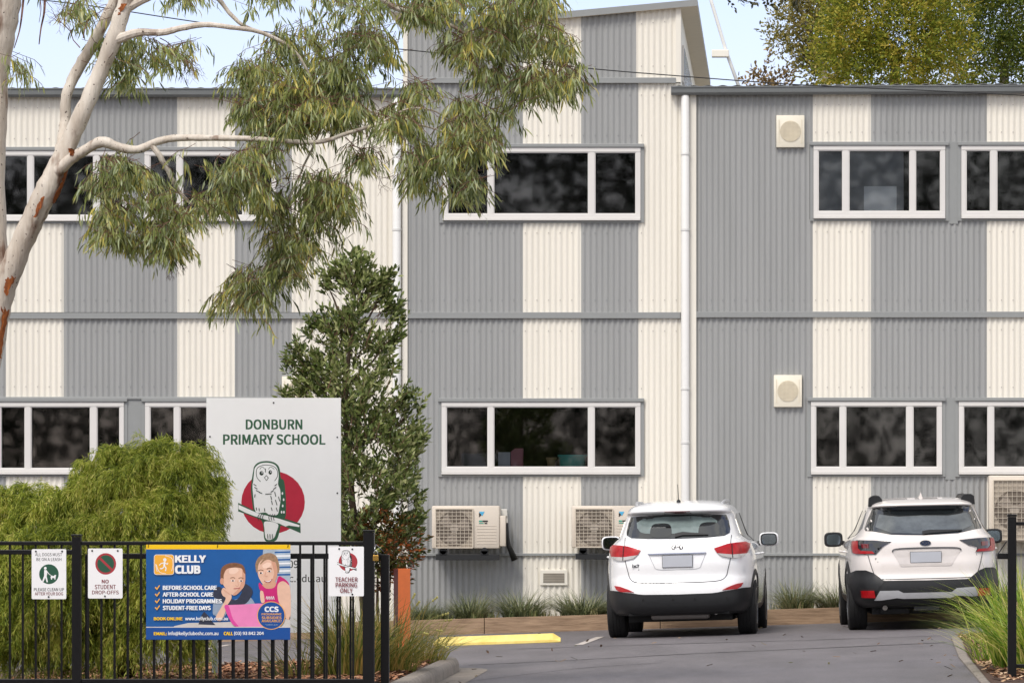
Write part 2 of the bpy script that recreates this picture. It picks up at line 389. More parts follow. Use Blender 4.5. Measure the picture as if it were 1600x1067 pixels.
# tower row
VAL = wx(770)
def tower_top(x):
    return wz(40) + (x-VAL)*((wz(13)-wz(40))/(wx(1064)-VAL)) if x > VAL else wz(40) + (VAL-x)*((wz(20)-wz(40))/(VAL-wx(612)))
for a, b, c in [(637,770,0),(770,817,0),(817,908,1),(908,994,0),(994,1056,1)]:
    panel(a, b, 20, 123, CREAM if c else GREY, topf=tower_top)
def wbox(name, px0, px1, py0, py1, y0, y1, mat, parent=bld, bev=0, smooth=False):
    mb = MB(); mb.box((wx(px0), YW+y0, wz(py1)), (wx(px1), YW+y1, wz(py0)), bev=bev); return part(name, mb, mat, parent, smooth)
# panel strips between/around windows at window height (opening openings)
WIN = []
def window(name_label, px0, px1, py0, py1, splits, gtop, gbot, blind=None):
    """outer frame rectangle; splits: glass x ranges"""
    mb = MB(); x0, x1, z1, z0 = wx(px0), wx(px1), wz(py0), wz(py1)
    yf, yb = YW-.035, YW+.05
    zt, zb = wz(gtop), wz(gbot)
    mb.box((x0, yf, zt), (x1, yb, z1), bev=.004)           # head
    mb.box((x0, yf, z0+.025), (x1, yb, zb), bev=.004)        # sill rail
    mb.box((x0-.0, yf-.03, z0), (x1+.0, yb, z0+.022), bev=.004)  # sill lip
    edges = [px0] + [v for s in splits for v in s] + [px1]
    for i in range(0, len(edges), 2):
        mb.box((wx(edges[i]), yf+.004, zb), (wx(edges[i+1]), yb, zt), bev=.004)
    fr = part('window', mb, ALU, bld)
    # sash beads
    for a, b in splits:
        m2 = MB(); t = .012; xa, xb = wx(a), wx(b)
        m2.box((xa, yf+.012, zb), (xa+t, yb, zt)); m2.box((xb-t, yf+.012, zb), (xb, yb, zt)); m2.box((xa+t, yf+.012, zt-t), (xb-t, yb, zt)); m2.box((xa+t, yf+.012, zb), (xb-t, yb, zb+t))
        part('sash', m2, ALU, fr)
        m3 = MB(); m3.box((xa+t, YW+.018, zb+t), (xb-t, YW+.024, zt-t)); part('pane', m3, GLASS, fr)
    # grey flashing surround
    m4 = MB(); g = .045; yy = YW-.022
    m4.box((x0-g, yy-.03, z1+.004), (x1+g, YW+.05, z1+g+.004), bev=.004)
    m4.box((x0-g, yy, z0-.03), (x0-.003, YW+.05, z1+.004)); m4.box((x1+.003, yy, z0-.03), (x1+g, YW+.05, z1+.004)); m4.box((x0-.003, yy, z0-.03), (x1+.003, YW+.05, z0-.003))
    part('window_flashing', m4, FLASH, bld)
    WIN.append((px0, px1, py0, py1))
def glassmat():
    m = bpy.data.materials.new('window_glass'); m.use_nodes = True; t = m.node_tree; t.nodes.remove(t.nodes['Principled BSDF'])
    g = t.nodes.new('ShaderNodeBsdfGlossy'); g.inputs['Roughness'].default_value = .022; g.inputs[0].default_value = (1,1,1,1)
    tr = t.nodes.new('ShaderNodeBsdfTransparent'); tr.inputs[0].default_value = (.82,.84,.84,1)
    fr = t.nodes.new('ShaderNodeFresnel'); fr.inputs[0].default_value = 1.62
    tc = t.nodes.new('ShaderNodeTexCoord'); mp = t.nodes.new('ShaderNodeMapping'); mp.inputs['Scale'].default_value = (1.6, 1, .9)
    n = t.nodes.new('ShaderNodeTexNoise'); n.inputs['Scale'].default_value = 1.1; n.inputs['Detail'].default_value = .6; n.inputs['Distortion'].default_value = .5
    bp = t.nodes.new('ShaderNodeBump'); bp.inputs['Strength'].default_value = .014; bp.inputs['Distance'].default_value = .03
    mx = t.nodes.new('ShaderNodeMixShader')
    L = t.links.new; L(tc.outputs['Object'], mp.inputs[0]); L(mp.outputs[0], n.inputs[0]); L(n.outputs[0], bp.inputs['Height']); L(bp.outputs[0], g.inputs['Normal'])
    L(fr.outputs[0], mx.inputs[0]); L(tr.outputs[0], mx.inputs[1]); L(g.outputs[0], mx.inputs[2]); L(mx.outputs[0], t.nodes['Material Output'].inputs[0])
    return m
GLASS = glassmat()
# left block windows (upper, lower)
for off in (-466, -233, 0, 233):
    window('w', -7+off, 199+off, 236, 346, [(1+off,44+off),(52+off,147+off),(155+off,193+off)], 243, 337)
    window('w', -6+off, 194+off, 628, 741, [(1+off,40+off),(48+off,142+off),(151+off,188+off)], 635, 732)
window('w', 692, 1001, 231, 345, [(699,763),(771,920),(929,994)], 238, 335)
window('w', 690, 1001, 628, 741, [(697,763),(771,920),(928,994)], 635, 730)
for off in (0, 231, 462):
    window('w', 1271+off, 1477+off, 228, 342, [(1278+off,1317+off),(1326+off,1422+off),(1430+off,1470+off)], 235, 331)
    window('w', 1267+off, 1472+off, 627, 741, [(1274+off,1313+off),(1321+off,1417+off),(1426+off,1465+off)], 634, 730)
# infill of wall between windows at window height
def infill(px0, px1, py0, py1, mat=GREY, flat=False):
    if flat: return wbox('infill_panel', px0, px1, py0, py1, -.012, .04, FLASH)
    p_ = panel(px0, px1, py0, py1, mat, screws=()); return p_
for (t, b) in ((229.5,353),(621.5,748)):
    for off in (-466, -233, 0):
        infill((199 if t < 300 else 194)+off+4.9, (-7 if t < 300 else -6)+off+233-4.9, t, b, flat=True)
for off in (0, 231):
    infill(1477+off+5.1, 1271+off+231-5.1, 222, 350, flat=True); infill(1472+off+5.1, 1267+off+231-5.1, 621, 749, flat=True)
# horizontal bands
def band(px0, px1, py0, py1, y0=-.03):
    mb = MB(); z1, z0 = wz(py0), wz(py1); mb.box((wx(px0), YW+y0, z0), (wx(px1), YW+.03, z1), bev=.003)
    mb.box((wx(px0), YW+y0-.012, z0), (wx(px1), YW+y0-.001, z0+.012)); return part('flashing_band', mb, FLASH, bld)
band(-720, 612, 489, 498); band(637, 1063.5, 488, 497.5); band(1088, 2240, 487, 496)
band(637, 1056, 122, 130.5, -.045)
for a, b in ((-720,612),(637,1063.5),(1088,2240)): band(a, b, 864, 868, -.022)
band(-478, 437, 620, 623.5, -.02)
# corner flashings and downpipes
wbox('corner_flashing', 629, 637, 130, 1000, -.036, .05, CREAM); wbox('corner_flashing', 612, 616, 150, 1000, -.02, .05, CREAM)
wbox('corner_flashing', 1078, 1088, 146, 1000, -.036, .05, CREAM); wbox('corner_flashing', 1056, 1064, 13, 129, -.03, .05, CREAM)
wbox('corner_flashing', 630, 637, 33, 129.6, -.03, .05, CREAM)
wbox('recess_panel', 616, 629, 140, 1000, .01, .05, CREAM); wbox('recess_panel', 1064, 1078, 140, 1000, .01, .05, CREAM)
for cx, top in ((620.5, 152), (1071, 148)):
    mb = MB(); r = 6.6*S; mb.lathe([(r, wz(1000)), (r, wz(top+4)), (r*.7, wz(top+1)), (.01, wz(top))], (wx(cx), YW-.075, 0), n=18)
    dp = part('downpipe', mb, WHITEP, bld, smooth='auto')
    for py in (240, 358, 606, 690):
        m2 = MB(); m2.lathe([(r+.007, wz(py+3)), (r+.007, wz(py))], (wx(cx), YW-.075, 0), n=18); part('pipe_clip', m2, WHITEP, dp, smooth='auto')
# gutters
def gutter(px0, px1, pyt0, pyt1, pyb0, pyb1):
    mb = MB(); x0, x1 = wx(px0), wx(px1); vs = []
    for x, t, b in ((x0, wz(pyt0), wz(pyb0)), (x1, wz(pyt1), wz(pyb1))):
        vs += [(x, YW-.02, b+.004), (x, YW-.12, b), (x, YW-.15, b+.03), (x, YW-.155, t-.015), (x, YW-.165, t-.015), (x, YW-.165, t), (x, YW-.12, t), (x, YW-.02, t-.03)]
    mb.add(vs, [(i, (i+1)%8, (i+1)%8+8, i+8) for i in range(8)] + [tuple(range(7,-1,-1)), tuple(range(8,16))]); return part('gutter', mb, GUTTER, bld, fixn=True)
gutter(-730, 637, 139.5, 139.5, 153, 153); gutter(1049, 2245, 137, 131, 150, 145)
ROOFM = M('roof_sheet', '9a9c9c', .4, var=.05)
def roofsheet(px0, px1, py0, py1, depth=14, rise=.12):
    mb = MB(); x0, x1 = wx(px0), wx(px1); n = int((x1-x0)/PITCH*4); vs = []
    for i in range(n+1):
        x = x0+(x1-x0)*i/n; z = wz(py0+(py1-py0)*i/n)+.008*math.cos(2*math.pi*x/.19)
        vs += [(x, YW-.13, z), (x, YW+depth, z+rise), (x, YW-.13, z-.004), (x, YW+depth, z+rise-.004)]
    mb.add(vs, [(4*i, 4*i+4, 4*i+5, 4*i+1) for i in range(n)]+[(4*i+2, 4*i+3, 4*i+7, 4*i+6) for i in range(n)]+[(4*i, 4*i+2, 4*i+6, 4*i+4) for i in range(n)])
    return part('roof', mb, ROOFM, bld)
roofsheet(-730, 633, 139, 139, 14, .05); roofsheet(1052, 2245, 136, 128.5, 14, .05)
# tower roof slab, side walls and shell
mb = MB(); tx0, tx1 = wx(606), wx(1090)
for a, b in ((tx0, VAL), (VAL, tx1)):
    za, zb_ = tower_top(a)+.0, tower_top(b)+.0; th = .085
    vs = [(a, YW-.1, za), (b, YW-.1, zb_), (b, YW+12.3, zb_), (a, YW+12.3, za), (a, YW-.1, za+th), (b, YW-.1, zb_+th), (b, YW+12.3, zb_+th), (a, YW+12.3, za+th)]
    mb.add(vs, [(0,1,2,3)], BEIGE); mb.add(vs, [(4,5,6,7),(0,1,5,4),(1,2,6,5),(2,3,7,6),(3,0,4,7)], FLASH)
part('tower_roof', mb, None, bld, fixn=True)
mb = MB(); mb.box((wx(1040), YW-.125, 0), (wx(1041), YW-.12, .01)); 
def shell(x0, x1, y0, y1, z0, zf, mat, name='side_wall'):
    mb = MB(); mb.add([(x0,y0,z0),(x1,y0,z0),(x1,y1,z0),(x0,y1,z0),(x0,y0,zf(x0)),(x1,y0,zf(x1)),(x1,y1,zf(x1)),(x0,y1,zf(x0))],
        [(0,4,7,3),(1,2,6,5),(3,7,6,2)]); return part(name, mb, mat, bld, fixn=False)
shell(wx(630), wx(1063), YW+.05, YW+12, wz(150), tower_top, CREAM)
shell(wx(-720), wx(2240), YW+.05, YW+14, -.3, lambda x: wz(140), CREAM)
# clerestory window on the tower's side
xs_ = wx(1063)
mb = MB(); mb.box((xs_-.02, YW+1.0, wz(118)), (xs_+.03, YW+11, wz(60)))
cw = part('window', mb, ALU, bld)
for k in range(3):
    m2 = MB(); m2.box((xs_+.031, YW+1.2+k*3.25, wz(114)), (xs_+.036, YW+4.2+k*3.25, wz(63))); part('pane', m2, M('clerestory_glass', '8d97a3', .15, var=.3, scale=2, spec=1), cw)
# interiors
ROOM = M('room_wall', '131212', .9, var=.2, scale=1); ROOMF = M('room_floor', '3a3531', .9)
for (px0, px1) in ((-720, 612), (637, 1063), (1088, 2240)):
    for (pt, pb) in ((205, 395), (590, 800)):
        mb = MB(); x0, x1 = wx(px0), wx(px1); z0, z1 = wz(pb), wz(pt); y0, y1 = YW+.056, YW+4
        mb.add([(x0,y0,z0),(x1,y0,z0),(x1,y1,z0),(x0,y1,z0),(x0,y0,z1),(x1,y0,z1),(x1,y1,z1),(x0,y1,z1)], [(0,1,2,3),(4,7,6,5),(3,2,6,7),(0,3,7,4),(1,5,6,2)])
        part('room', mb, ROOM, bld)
# dark backing sheet so nothing leaks through wall between rooms: strips above/below windows
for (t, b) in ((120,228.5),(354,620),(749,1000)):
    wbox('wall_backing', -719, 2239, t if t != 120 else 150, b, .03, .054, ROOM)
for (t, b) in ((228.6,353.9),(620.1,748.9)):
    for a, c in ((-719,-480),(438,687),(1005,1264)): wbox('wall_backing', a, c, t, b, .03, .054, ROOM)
# blind in upper right window
wbox('roller_blind', 1274, 1412, 232, 333, .030, .034, M('blind_cloth', '9b9c9f', .9, var=.08))
# wall vents
def vent(px0, px1, py0, py1):
    mb = MB(); x0, x1, z0, z1 = wx(px0), wx(px1), wz(py1), wz(py0); y = YW
    mb.box((x0, y-.06, z0), (x1, y+.01, z1), CREAMBOX, bev=.008)
    cx, cz = (x0+x1)/2, (z0+z1)/2; v = part('wall_vent', mb, None, bld, smooth='auto')
    g = MB(); rr = (x1-x0)*.37; G = M('vent_grille', 'dcd2bc', .6)
    g.lathe([(rr, -.064), (rr, -.0605)], (cx, y, cz), 'y', 28, M('vent_shadow', 'd2c8b0', .8))
    for i in range(-7, 8):
        o = i*rr/8; h = math.sqrt(max(0, rr*rr-o*o))
        g.box((cx-h, y-.068, cz+o-.003), (cx+h, y-.064, cz+o+.003), G)
        g.box((cx+o-.003, y-.071, cz-h), (cx+o+.003, y-.068, cz+h), G)
    f = rr*1.12
    g.box((cx-f, y-.066, cz-f), (cx-f+.008, y-.06, cz+f), G); g.box((cx+f-.008, y-.066, cz-f), (cx+f, y-.06, cz+f), G)
    part('grille', g, None, v)
vent(1213, 1257, 181, 231); vent(1209, 1253, 586, 636); vent(441, 485, 588, 638)
mb = MB(); mb.box((wx(844), YW-.03, wz(914)), (wx(887), YW+.0, wz(890)), CREAM, bev=.004)
wv = part('weep_vent', mb, None, bld)
g = MB(); g.box((wx(849), YW-.033, wz(910)), (wx(882), YW-.0305, wz(895)), M('vent_dark', '8a8378', .8, var=.1))
for i in range(6): g.box((wx(849), YW-.037, wz(909-i*2.6)), (wx(882), YW-.0335, wz(908-i*2.6)), M('vent_bar', 'a79f92', .7))
part('grille', g, None, wv)
mb = MB(); mb.box((wx(790), YW-.06, wz(800)), (wx(794), YW-.02, wz(826)), bev=.003); mb.box((wx(783.5), YW-.09, wz(806)), (wx(793), YW-.02, wz(795)), bev=.006)
part('isolator_switch', mb, M('isolator_grey', 'cfcdc6', .5), bld)

# ------------------------------------------------------------------ things on and in the building
def ac_unit(px0, px1, py0, py1, label, depth=.33, wall=True):
    sc = S; w = (px1-px0)*sc; h = (py1-py0)*sc; yb = YW-.10
    t = thing('air_conditioner', label, 'air conditioner', (wx((px0+px1)/2), yb-depth/2, wz(py1)), 'air conditioner condensers on the school wall')
    L = t.location
    BODY = M('ac_beige', 'd2c7b8', .45, var=.02); mb = MB()
    mb.box((-w/2, -depth/2, .03), (w/2, depth/2, h), BODY, bev=.02); cab = part('casing', mb, None, t, smooth='auto', W=False)
    for i in range(7):
        mb2 = MB(); mb2.box((w*.17, -depth/2-.004, h*.16+i*h*.065), (w*.46, -depth/2+.001, h*.16+i*h*.065+.006)); part('louvre', mb2, BODY, cab, W=False)
    gx0, gx1, gz0, gz1 = -w*.44, w*.11, h*.07, h*.93; cx, cz = (gx0+gx1)/2, (gz0+gz1)/2; rr = min(gx1-gx0, gz1-gz0)*.47
    m3 = MB(); m3.box((gx0, -depth/2-.006, gz0), (gx1, -depth/2-.001, gz1), M('ac_mesh_back', 'aa9f90', .8, var=.05))
    m3.lathe([(rr, -.012), (rr, -.0065)], (cx, -depth/2, cz), 'y', 36, M('ac_fan_dark', '6c6257', .8, var=.1))
    m3.lathe([(rr*.25, -.02), (rr*.25, -.0125)], (cx, -depth/2, cz), 'y', 20, M('ac_hub', '9a9084', .7))
    for b in range(3):
        a0 = b*2.094; pts = [(cx+rr*.22*math.cos(a0), cz+rr*.22*math.sin(a0)), (cx+rr*.93*math.cos(a0-.1), cz+rr*.93*math.sin(a0-.1)), (cx+rr*.93*math.cos(a0+.75), cz+rr*.93*math.sin(a0+.75)), (cx+rr*.22*math.cos(a0+1.1), cz+rr*.22*math.sin(a0+1.1))]
        m3.poly([(x, -depth/2-.0135, z) for x, z in pts], M('ac_blade', '91867a', .6))
    part('fan', m3, None, cab, W=False)
    m4 = MB(); G = M('ac_grille', 'c6bbaa', .5)
    nxg = 9; nzg = 11
    for i in range(nxg+1): x = gx0+(gx1-gx0)*i/nxg; m4.box((x-.003, -depth/2-.024, gz0), (x+.003, -depth/2-.019, gz1), G)
    for i in range(nzg+1): z = gz0+(gz1-gz0)*i/nzg; m4.box((gx0, -depth/2-.029, z-.0028), (gx1, -depth/2-.0245, z+.0028), G)
    for s in (gx0, gx1): m4.box((s-.007, -depth/2-.03, gz0), (s+.007, -depth/2, gz1), G)
    for s in (gz0, gz1): m4.box((gx0, -depth/2-.0305, s-.007), (gx1, -depth/2-.0, s+.007), G)
    part('grille', m4, None, cab, W=False)
    m5 = MB(); yy = -depth/2-.004
    lx = w*.2; lz = h*.87; q = h*.13; BL = M('logo_cyan', '58b4dc', .5); K = M('logo_black', '1b1b1b', .5)
    m5.poly([(lx, yy, lz), (lx+q*.95, yy, lz), (lx+q*.55, yy, lz-q*.75)], BL); m5.poly([(lx, yy-.001, lz-.01), (lx+q*.42, yy-.001, lz-q*.55), (lx, yy-.001, lz-q*.95)], K)
    m5.poly([(lx+.01, yy-.0015, lz-.012),(lx+q*.85, yy-.0015, lz-.012),(lx+q*.5,yy-.0015,lz-q*.3)], BL)
    m5.box((lx, yy-.001, h*.645), (lx+q*.55, yy, h*.675), M('logo_green', '2f9c86', .5)); m5.box((lx+q*.6, yy-.001, h*.645), (lx+q*1.5, yy, h*.675), K)
    m5.box((lx, yy-.001, h*.605), (lx+q*.8, yy, h*.622), M('logo_green', '2f9c86', .5)); m5.box((lx+q*.95, yy-.001, h*.60), (lx+q*1.4, yy, h*.625), K)
    part('badge', m5, None, cab, W=False)
    if wall:
        m6 = MB(); m6.box((-w*.44, -depth/2+.01, -.12), (w*.5, -depth/2+.05, -.045), bev=.004); m6.box((-w*.44, -depth/2+.05, -.075), (-w*.40, depth/2+.1, -.045)); m6.box((w*.40, -depth/2+.05, -.075), (w*.44, depth/2+.1, -.045))
        for s in (-w*.33, w*.28): m6.lathe([(.045, -depth/2+.0), (.05, -depth/2+.06)], (s, 0, .0), 'y', 14); m6.box((s-.05, -depth/2+.0, -.046), (s+.05, -depth/2+.06, .0))
        part('bracket', m6, DARK, t, W=False)
        m7 = MB(); m7.box((w/2, -depth/2+.03, h*.1), (w/2+.08, depth/2-.02, h*.78), bev=.012); part('service_cover', m7, BODY, t, smooth='auto', W=False)
        m8 = MB(); m8.tube([(w/2+.09, 0, h*.62), (w/2+.10, 0, h*.3), (w/2+.11, .03, h*.12), (w/2+.19, .06, -.12)], [.018,.022,.03,.045], 10); part('insulated_pipe', m8, DARK, t, smooth=True, W=False)
    return t
ac_unit(678, 783, 790, 860, 'beige air conditioner on black wall bracket left of the cream wall strip, seen in full')
ac_unit(895, 1000, 790, 859, 'beige air conditioner on black wall bracket partly hidden behind the white car on the left')
t = ac_unit(1543, 1662, 743, 850, 'large pale air conditioner beside the right edge of the photo, above the grass clump', wall=False)
def wthing(name, label, cat, px, py, yoff, build, mat, smooth=False):
    t = thing(name, label, cat, (wx(px), YW+yoff, wz(py))); return t
# things on the window ledge inside: ledge as part of the building
wbox('window_ledge', 692, 1000, 731.5, 737, .056, .45, M('ledge_timber', '6c6258', .7))
def tub():
    mb = MB(); x0, x1, z0, z1 = wx(871), wx(916), wz(731.4), wz(710); y = YW+.22
    prof = []
    vs = []; n = 24
    for (f, z) in ((.86, z0), (.97, z1-.03), (1.04, z1-.025), (1.04, z1), (.95, z1), (.84, z0+.02)):
        for k in range(n):
            a = 2*math.pi*k/n; c, s = math.cos(a), math.sin(a); e = .5
            vs.append(((x0+x1)/2+f*(x1-x0)/2*abs(c)**e*(1 if c > 0 else -1), y+f*.13*abs(s)**e*(1 if s > 0 else -1), z))
    mb.add(vs, [(i*n+k, i*n+(k+1)%n, (i+1)*n+(k+1)%n, (i+1)*n+k) for i in range(5) for k in range(n)]+[tuple(range(n-1,-1,-1)), tuple(range(5*n, 6*n))])
    return tag(part('plastic_tub', mb, M('teal_plastic', '1f9c92', .4), smooth='auto', fixn=True), 'teal plastic tub on the ledge inside the lower centre window', 'tub')
tub()
def pot():
    mb = MB(); c = (wx(860), YW+.25, 0); z0 = wz(731.4); h = wz(714)-z0
    mb.lathe([(.045, z0), (.062, z0+h*.8), (.07, z0+h*.8), (.07, z0+h), (.06, z0+h), (.05, z0+.02)], c, 'z', 20)
    return tag(part('pot', mb, M('tan_pot', '9c8660', .6), smooth='auto'), 'small tan pot beside the teal tub inside the lower centre window', 'pot')
pot()
def filebox(px0, px1, py, mat, cut, label):
    mb = MB(); x0, x1 = wx(px0), wx(px1); z0, z1 = wz(731.4), wz(py); mb.prism([(x0,z0),(x1,z0),(x1,z1),(x0+(x1-x0)*cut,z1),(x0,z1-(z1-z0)*cut*.5)], YW+.15, YW+.32, mat)
    return tag(part('magazine_file', mb, None, fixn=True), label, 'file box')
filebox(777.5, 796, 706, M('pale_card', 'b9bcc6', .7), .0, 'pale grey paper file box standing left of the pink one in the window')
filebox(797, 816, 700, M('pink_card', 'b0707c', .7), .35, 'dusty pink file box inside the lower centre window')
mb = MB(); mb.box((wx(1350), YW+.0265, wz(331)), (wx(1401), YW+.0275, wz(291)))
tag(part('paper_notice', mb, M('paper', 'f4f5f8', .8)), 'blank white paper sheet standing in the upper right window', 'paper')

# ------------------------------------------------------------------ timber edging and grass tufts
WOOD = M('sleeper_timber', 'b09478', .85, var=.3, scale=5, stretch=(.5,1,6), bump=.3, bscale=20, col2='7d6650')
te = thing('timber_edging', 'weathered timber sleeper edging along the base of the school wall', 'garden edging', (-1, 65.9, gz(-1, 65.9)))
xx = -12.0; cuts = [-12, -9.2, -6.5, wx(757)*65.9/67.2, -1.55, .9, 3.3, 5.7, 8]
for a, b in zip(cuts[:-1], cuts[1:]):
    mb = MB(); za, zb_ = gz(a, 65.9), gz(b, 65.9)
    mb.box((a+.004, 65.88, 0), (b-.004, 65.96, 1), bev=.006)
    mb.v = [(x, y, (za+(zb_-za)*(x-a)/(b-a)) + (-.1 if z < .5 else .20) + rnd.uniform(-.002,.002)) for x, y, z in mb.v]
    part('sleeper', mb, WOOD, te)
sheet('planter_soil', [-12,-6,-2,2,8], [65.965, 67.18], lambda x,y: gz(x,65.9)+.15, MULCHB)
def blades(n, spread, h, w, lean, seed, droop=1.0):
    r = np.random.RandomState(seed); ang = r.rand(n)*2*np.pi; rad = r.rand(n)**.6*spread*.35
    base = np.stack([np.cos(ang)*rad, np.sin(ang)*rad, np.zeros(n)], 1)
    ang2 = ang + r.randn(n)*.5; L = h*(.55+.6*r.rand(n)); le = lean*(.15+r.rand(n))
    out = np.stack([np.cos(ang2), np.sin(ang2), np.zeros(n)], 1); side = np.stack([-np.sin(ang2), np.cos(ang2), np.zeros(n)], 1)
    sw = r.rand(n)*np.pi; side = side*np.cos(sw)[:,None]*.8+out*.3*np.sin(sw)[:,None]; side /= np.linalg.norm(side,axis=1)[:,None]
    V = []; T = [0, .25, .5, .75, 1]
    for k, t in enumerate(T):
        c = base + out*(le*spread*(t**1.6))[:,None] + np.stack([np.zeros(n)]*2+[L*(t-.42*droop*le*t**2.4)],1)
        ww = w*(1-t**1.5)*.5+.0006
        V.append(c-side*ww); V.append(c+side*ww)
    V = np.stack(V, 1).reshape(-1, 3); F = []
    for i in range(n):
        o = i*10
        for k in range(4): F.append((o+2*k, o+2*k+1, o+2*k+3, o+2*k+2))
    return V.tolist(), F
TUFT = leafmat('tuft_leaf', ['4f5a40', '6d7852', '8d9268', 'a99f78'], .25)
LOM = leafmat('strap_leaf', ['5d7a24', '86a233', 'a9ba4a', 'd3c878'], .35, clump=2)
tuft_me = []
for sd in (3, 5, 9):
    v, f = blades(520, .58, .47, .008, 1.15, sd, 1.15); mb = MB(); mb.add(v, f); me = bpy.data.meshes.new('grass_tuft'); me.from_pydata(v, [], f); me.materials.append(TUFT); tuft_me.append(me)
for i, (px, lab, s) in enumerate([(660,'grass tuft at the left end of the timber edging',.8),(735,'grass tuft below the left air conditioner',1.0),(815,'grass tuft in front of the grey and cream panel joint',1.0),
        (908,'bushy grass tuft beside the left white car',1.05),(1243,'grass tuft between the two white cars',.95),(1308,'grass tuft half hidden by the left side of the right white car',1.0),(958,'small grass tuft behind the left white car',.7),
        (690,'low grass tuft between two larger ones at the left of the wall',.55),(1575,'grass tuft behind the right white car',.9)]):
    o = link('grass_tuft', tuft_me[i%3]); x = (px-VX)*66.5/FPX
    o.location = (x, 66.5, gz(x,65.9)+.14); o.scale = (s*rnd.uniform(.95,1.3), s*.9, s*rnd.uniform(.85,1.1)); o.rotation_euler.z = rnd.random()*6
    tag(o, lab, 'grass tuft', 'grass tufts along the school wall')
mb = MB()
for k in range(260):
    x = rnd.uniform(-5.2, 3.2); x = x+.25*math.sin(x*9); y = rnd.uniform(66.05, 66.9); z = gz(x,65.9)+.15
    for j in range(9):
        a = rnd.uniform(0, 6.28); h = rnd.uniform(.05,.16); l = rnd.uniform(.02,.10); b0 = Vector((x+rnd.gauss(0,.03), y+rnd.gauss(0,.03), z)); d_ = Vector((math.cos(a), math.sin(a), 0)); s_ = Vector((-math.sin(a), math.cos(a), 0))*.004
        mb.add([b0-s_, b0+s_, b0+d_*l*.5+Vector((0,0,h*.8))+s_*.8, b0+d_*l*.5+Vector((0,0,h*.8))-s_*.8, b0+d_*l+Vector((0,0,h))], [(0,1,2,3),(3,2,4)])
tag(part('ground_cover', mb, leafmat('weed_leaf', ['4a5634','75804a','a09c68','b8a880'], .2)), 'low weeds and sparse ground cover in the planter strip at the wall base', 'ground cover', kind='stuff')
# ------------------------------------------------------------------ yellow wheel stop
c = P(777, 998, 60.6); zc = gz(c.x, 60.6)
ws = thing('wheel_stop', 'bright yellow concrete wheel stop on the asphalt', 'wheel stop', (c.x, 60.6, zc))
mb = MB(); Lh = .75
prof = [(-.075, 0), (-.075, .03), (-.035, .105), (.045, .105), (.075, .03), (.075, 0)]
vs = [];
for x, k in ((-Lh, 1), (-Lh+.07, 1), (Lh-.09, 1), (Lh, 1)):
    for (y, z) in prof:
        e = (x == -Lh or x == Lh); vs.append((x, y*(.9 if e else 1), z*(.45 if e else 1)+.035*x))
n = 6; mb.add(vs, [(i*n+j, i*n+(j+1)%n, (i+1)*n+(j+1)%n, (i+1)*n+j) for i in range(3) for j in range(n)]+[tuple(range(5,-1,-1)), tuple(range(18,24))])
part('block', mb, M('yellow_paint', 'f5de86', .6, var=.1, scale=8, col2='e2c662'), ws, W=False, fixn=True)
for s in (-.5, .5):
    m2 = MB(); m2.lathe([(.018, .1), (.018, .112)], (s, 0, .035*s), 'z', 10); part('bolt', m2, DARK, ws, W=False)
# ------------------------------------------------------------------ cars
CARW = M('car_white', 'efeff0', .22, var=.015, scale=2, coat=.8, spec=.5)
CARP = M('car_pearl', 'e3dcd7', .25, var=.015, scale=2, coat=.8, spec=.5)
CLAD = M('car_black_trim', '161719', .5, var=.2, scale=20)
CGLASS = M('car_glass', '191d1f', .05, var=.3, scale=1.5, spec=1, coat=.5)
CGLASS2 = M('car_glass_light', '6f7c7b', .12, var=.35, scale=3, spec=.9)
REDL = M('lamp_red', 'a80a14', .3, var=.25, scale=14, coat=.15, spec=.4); REDD = M('lamp_dark_red', '6a060c', .12, var=.2, coat=1)
CLEARL = M('lamp_clear', 'b9b5b3', .12, var=.2, coat=1); SMOKE = M('lamp_smoked', '24262a', .12, coat=1)
CHROME = M('chrome', 'b8babd', .2, metal=1); SEAM = M('shut_line', '4a4b4d', .7)
PLATE = M('number_plate', 'b6b9c0', .5, var=.03); TYRE = M('tyre_rubber', '121213', .8, var=.2, bump=.3); RIM = M('wheel_alloy', '8f9194', .35, metal=.8)
MIRG = M('mirror_glass', '8fa0b0', .05, metal=1); UNDER = M('underbody', '0e0e0f', .8); MUFF = M('muffler', '6d6864', .5, metal=.4); SKID = M('silver_trim', 'b4b5b8', .35, metal=.3)
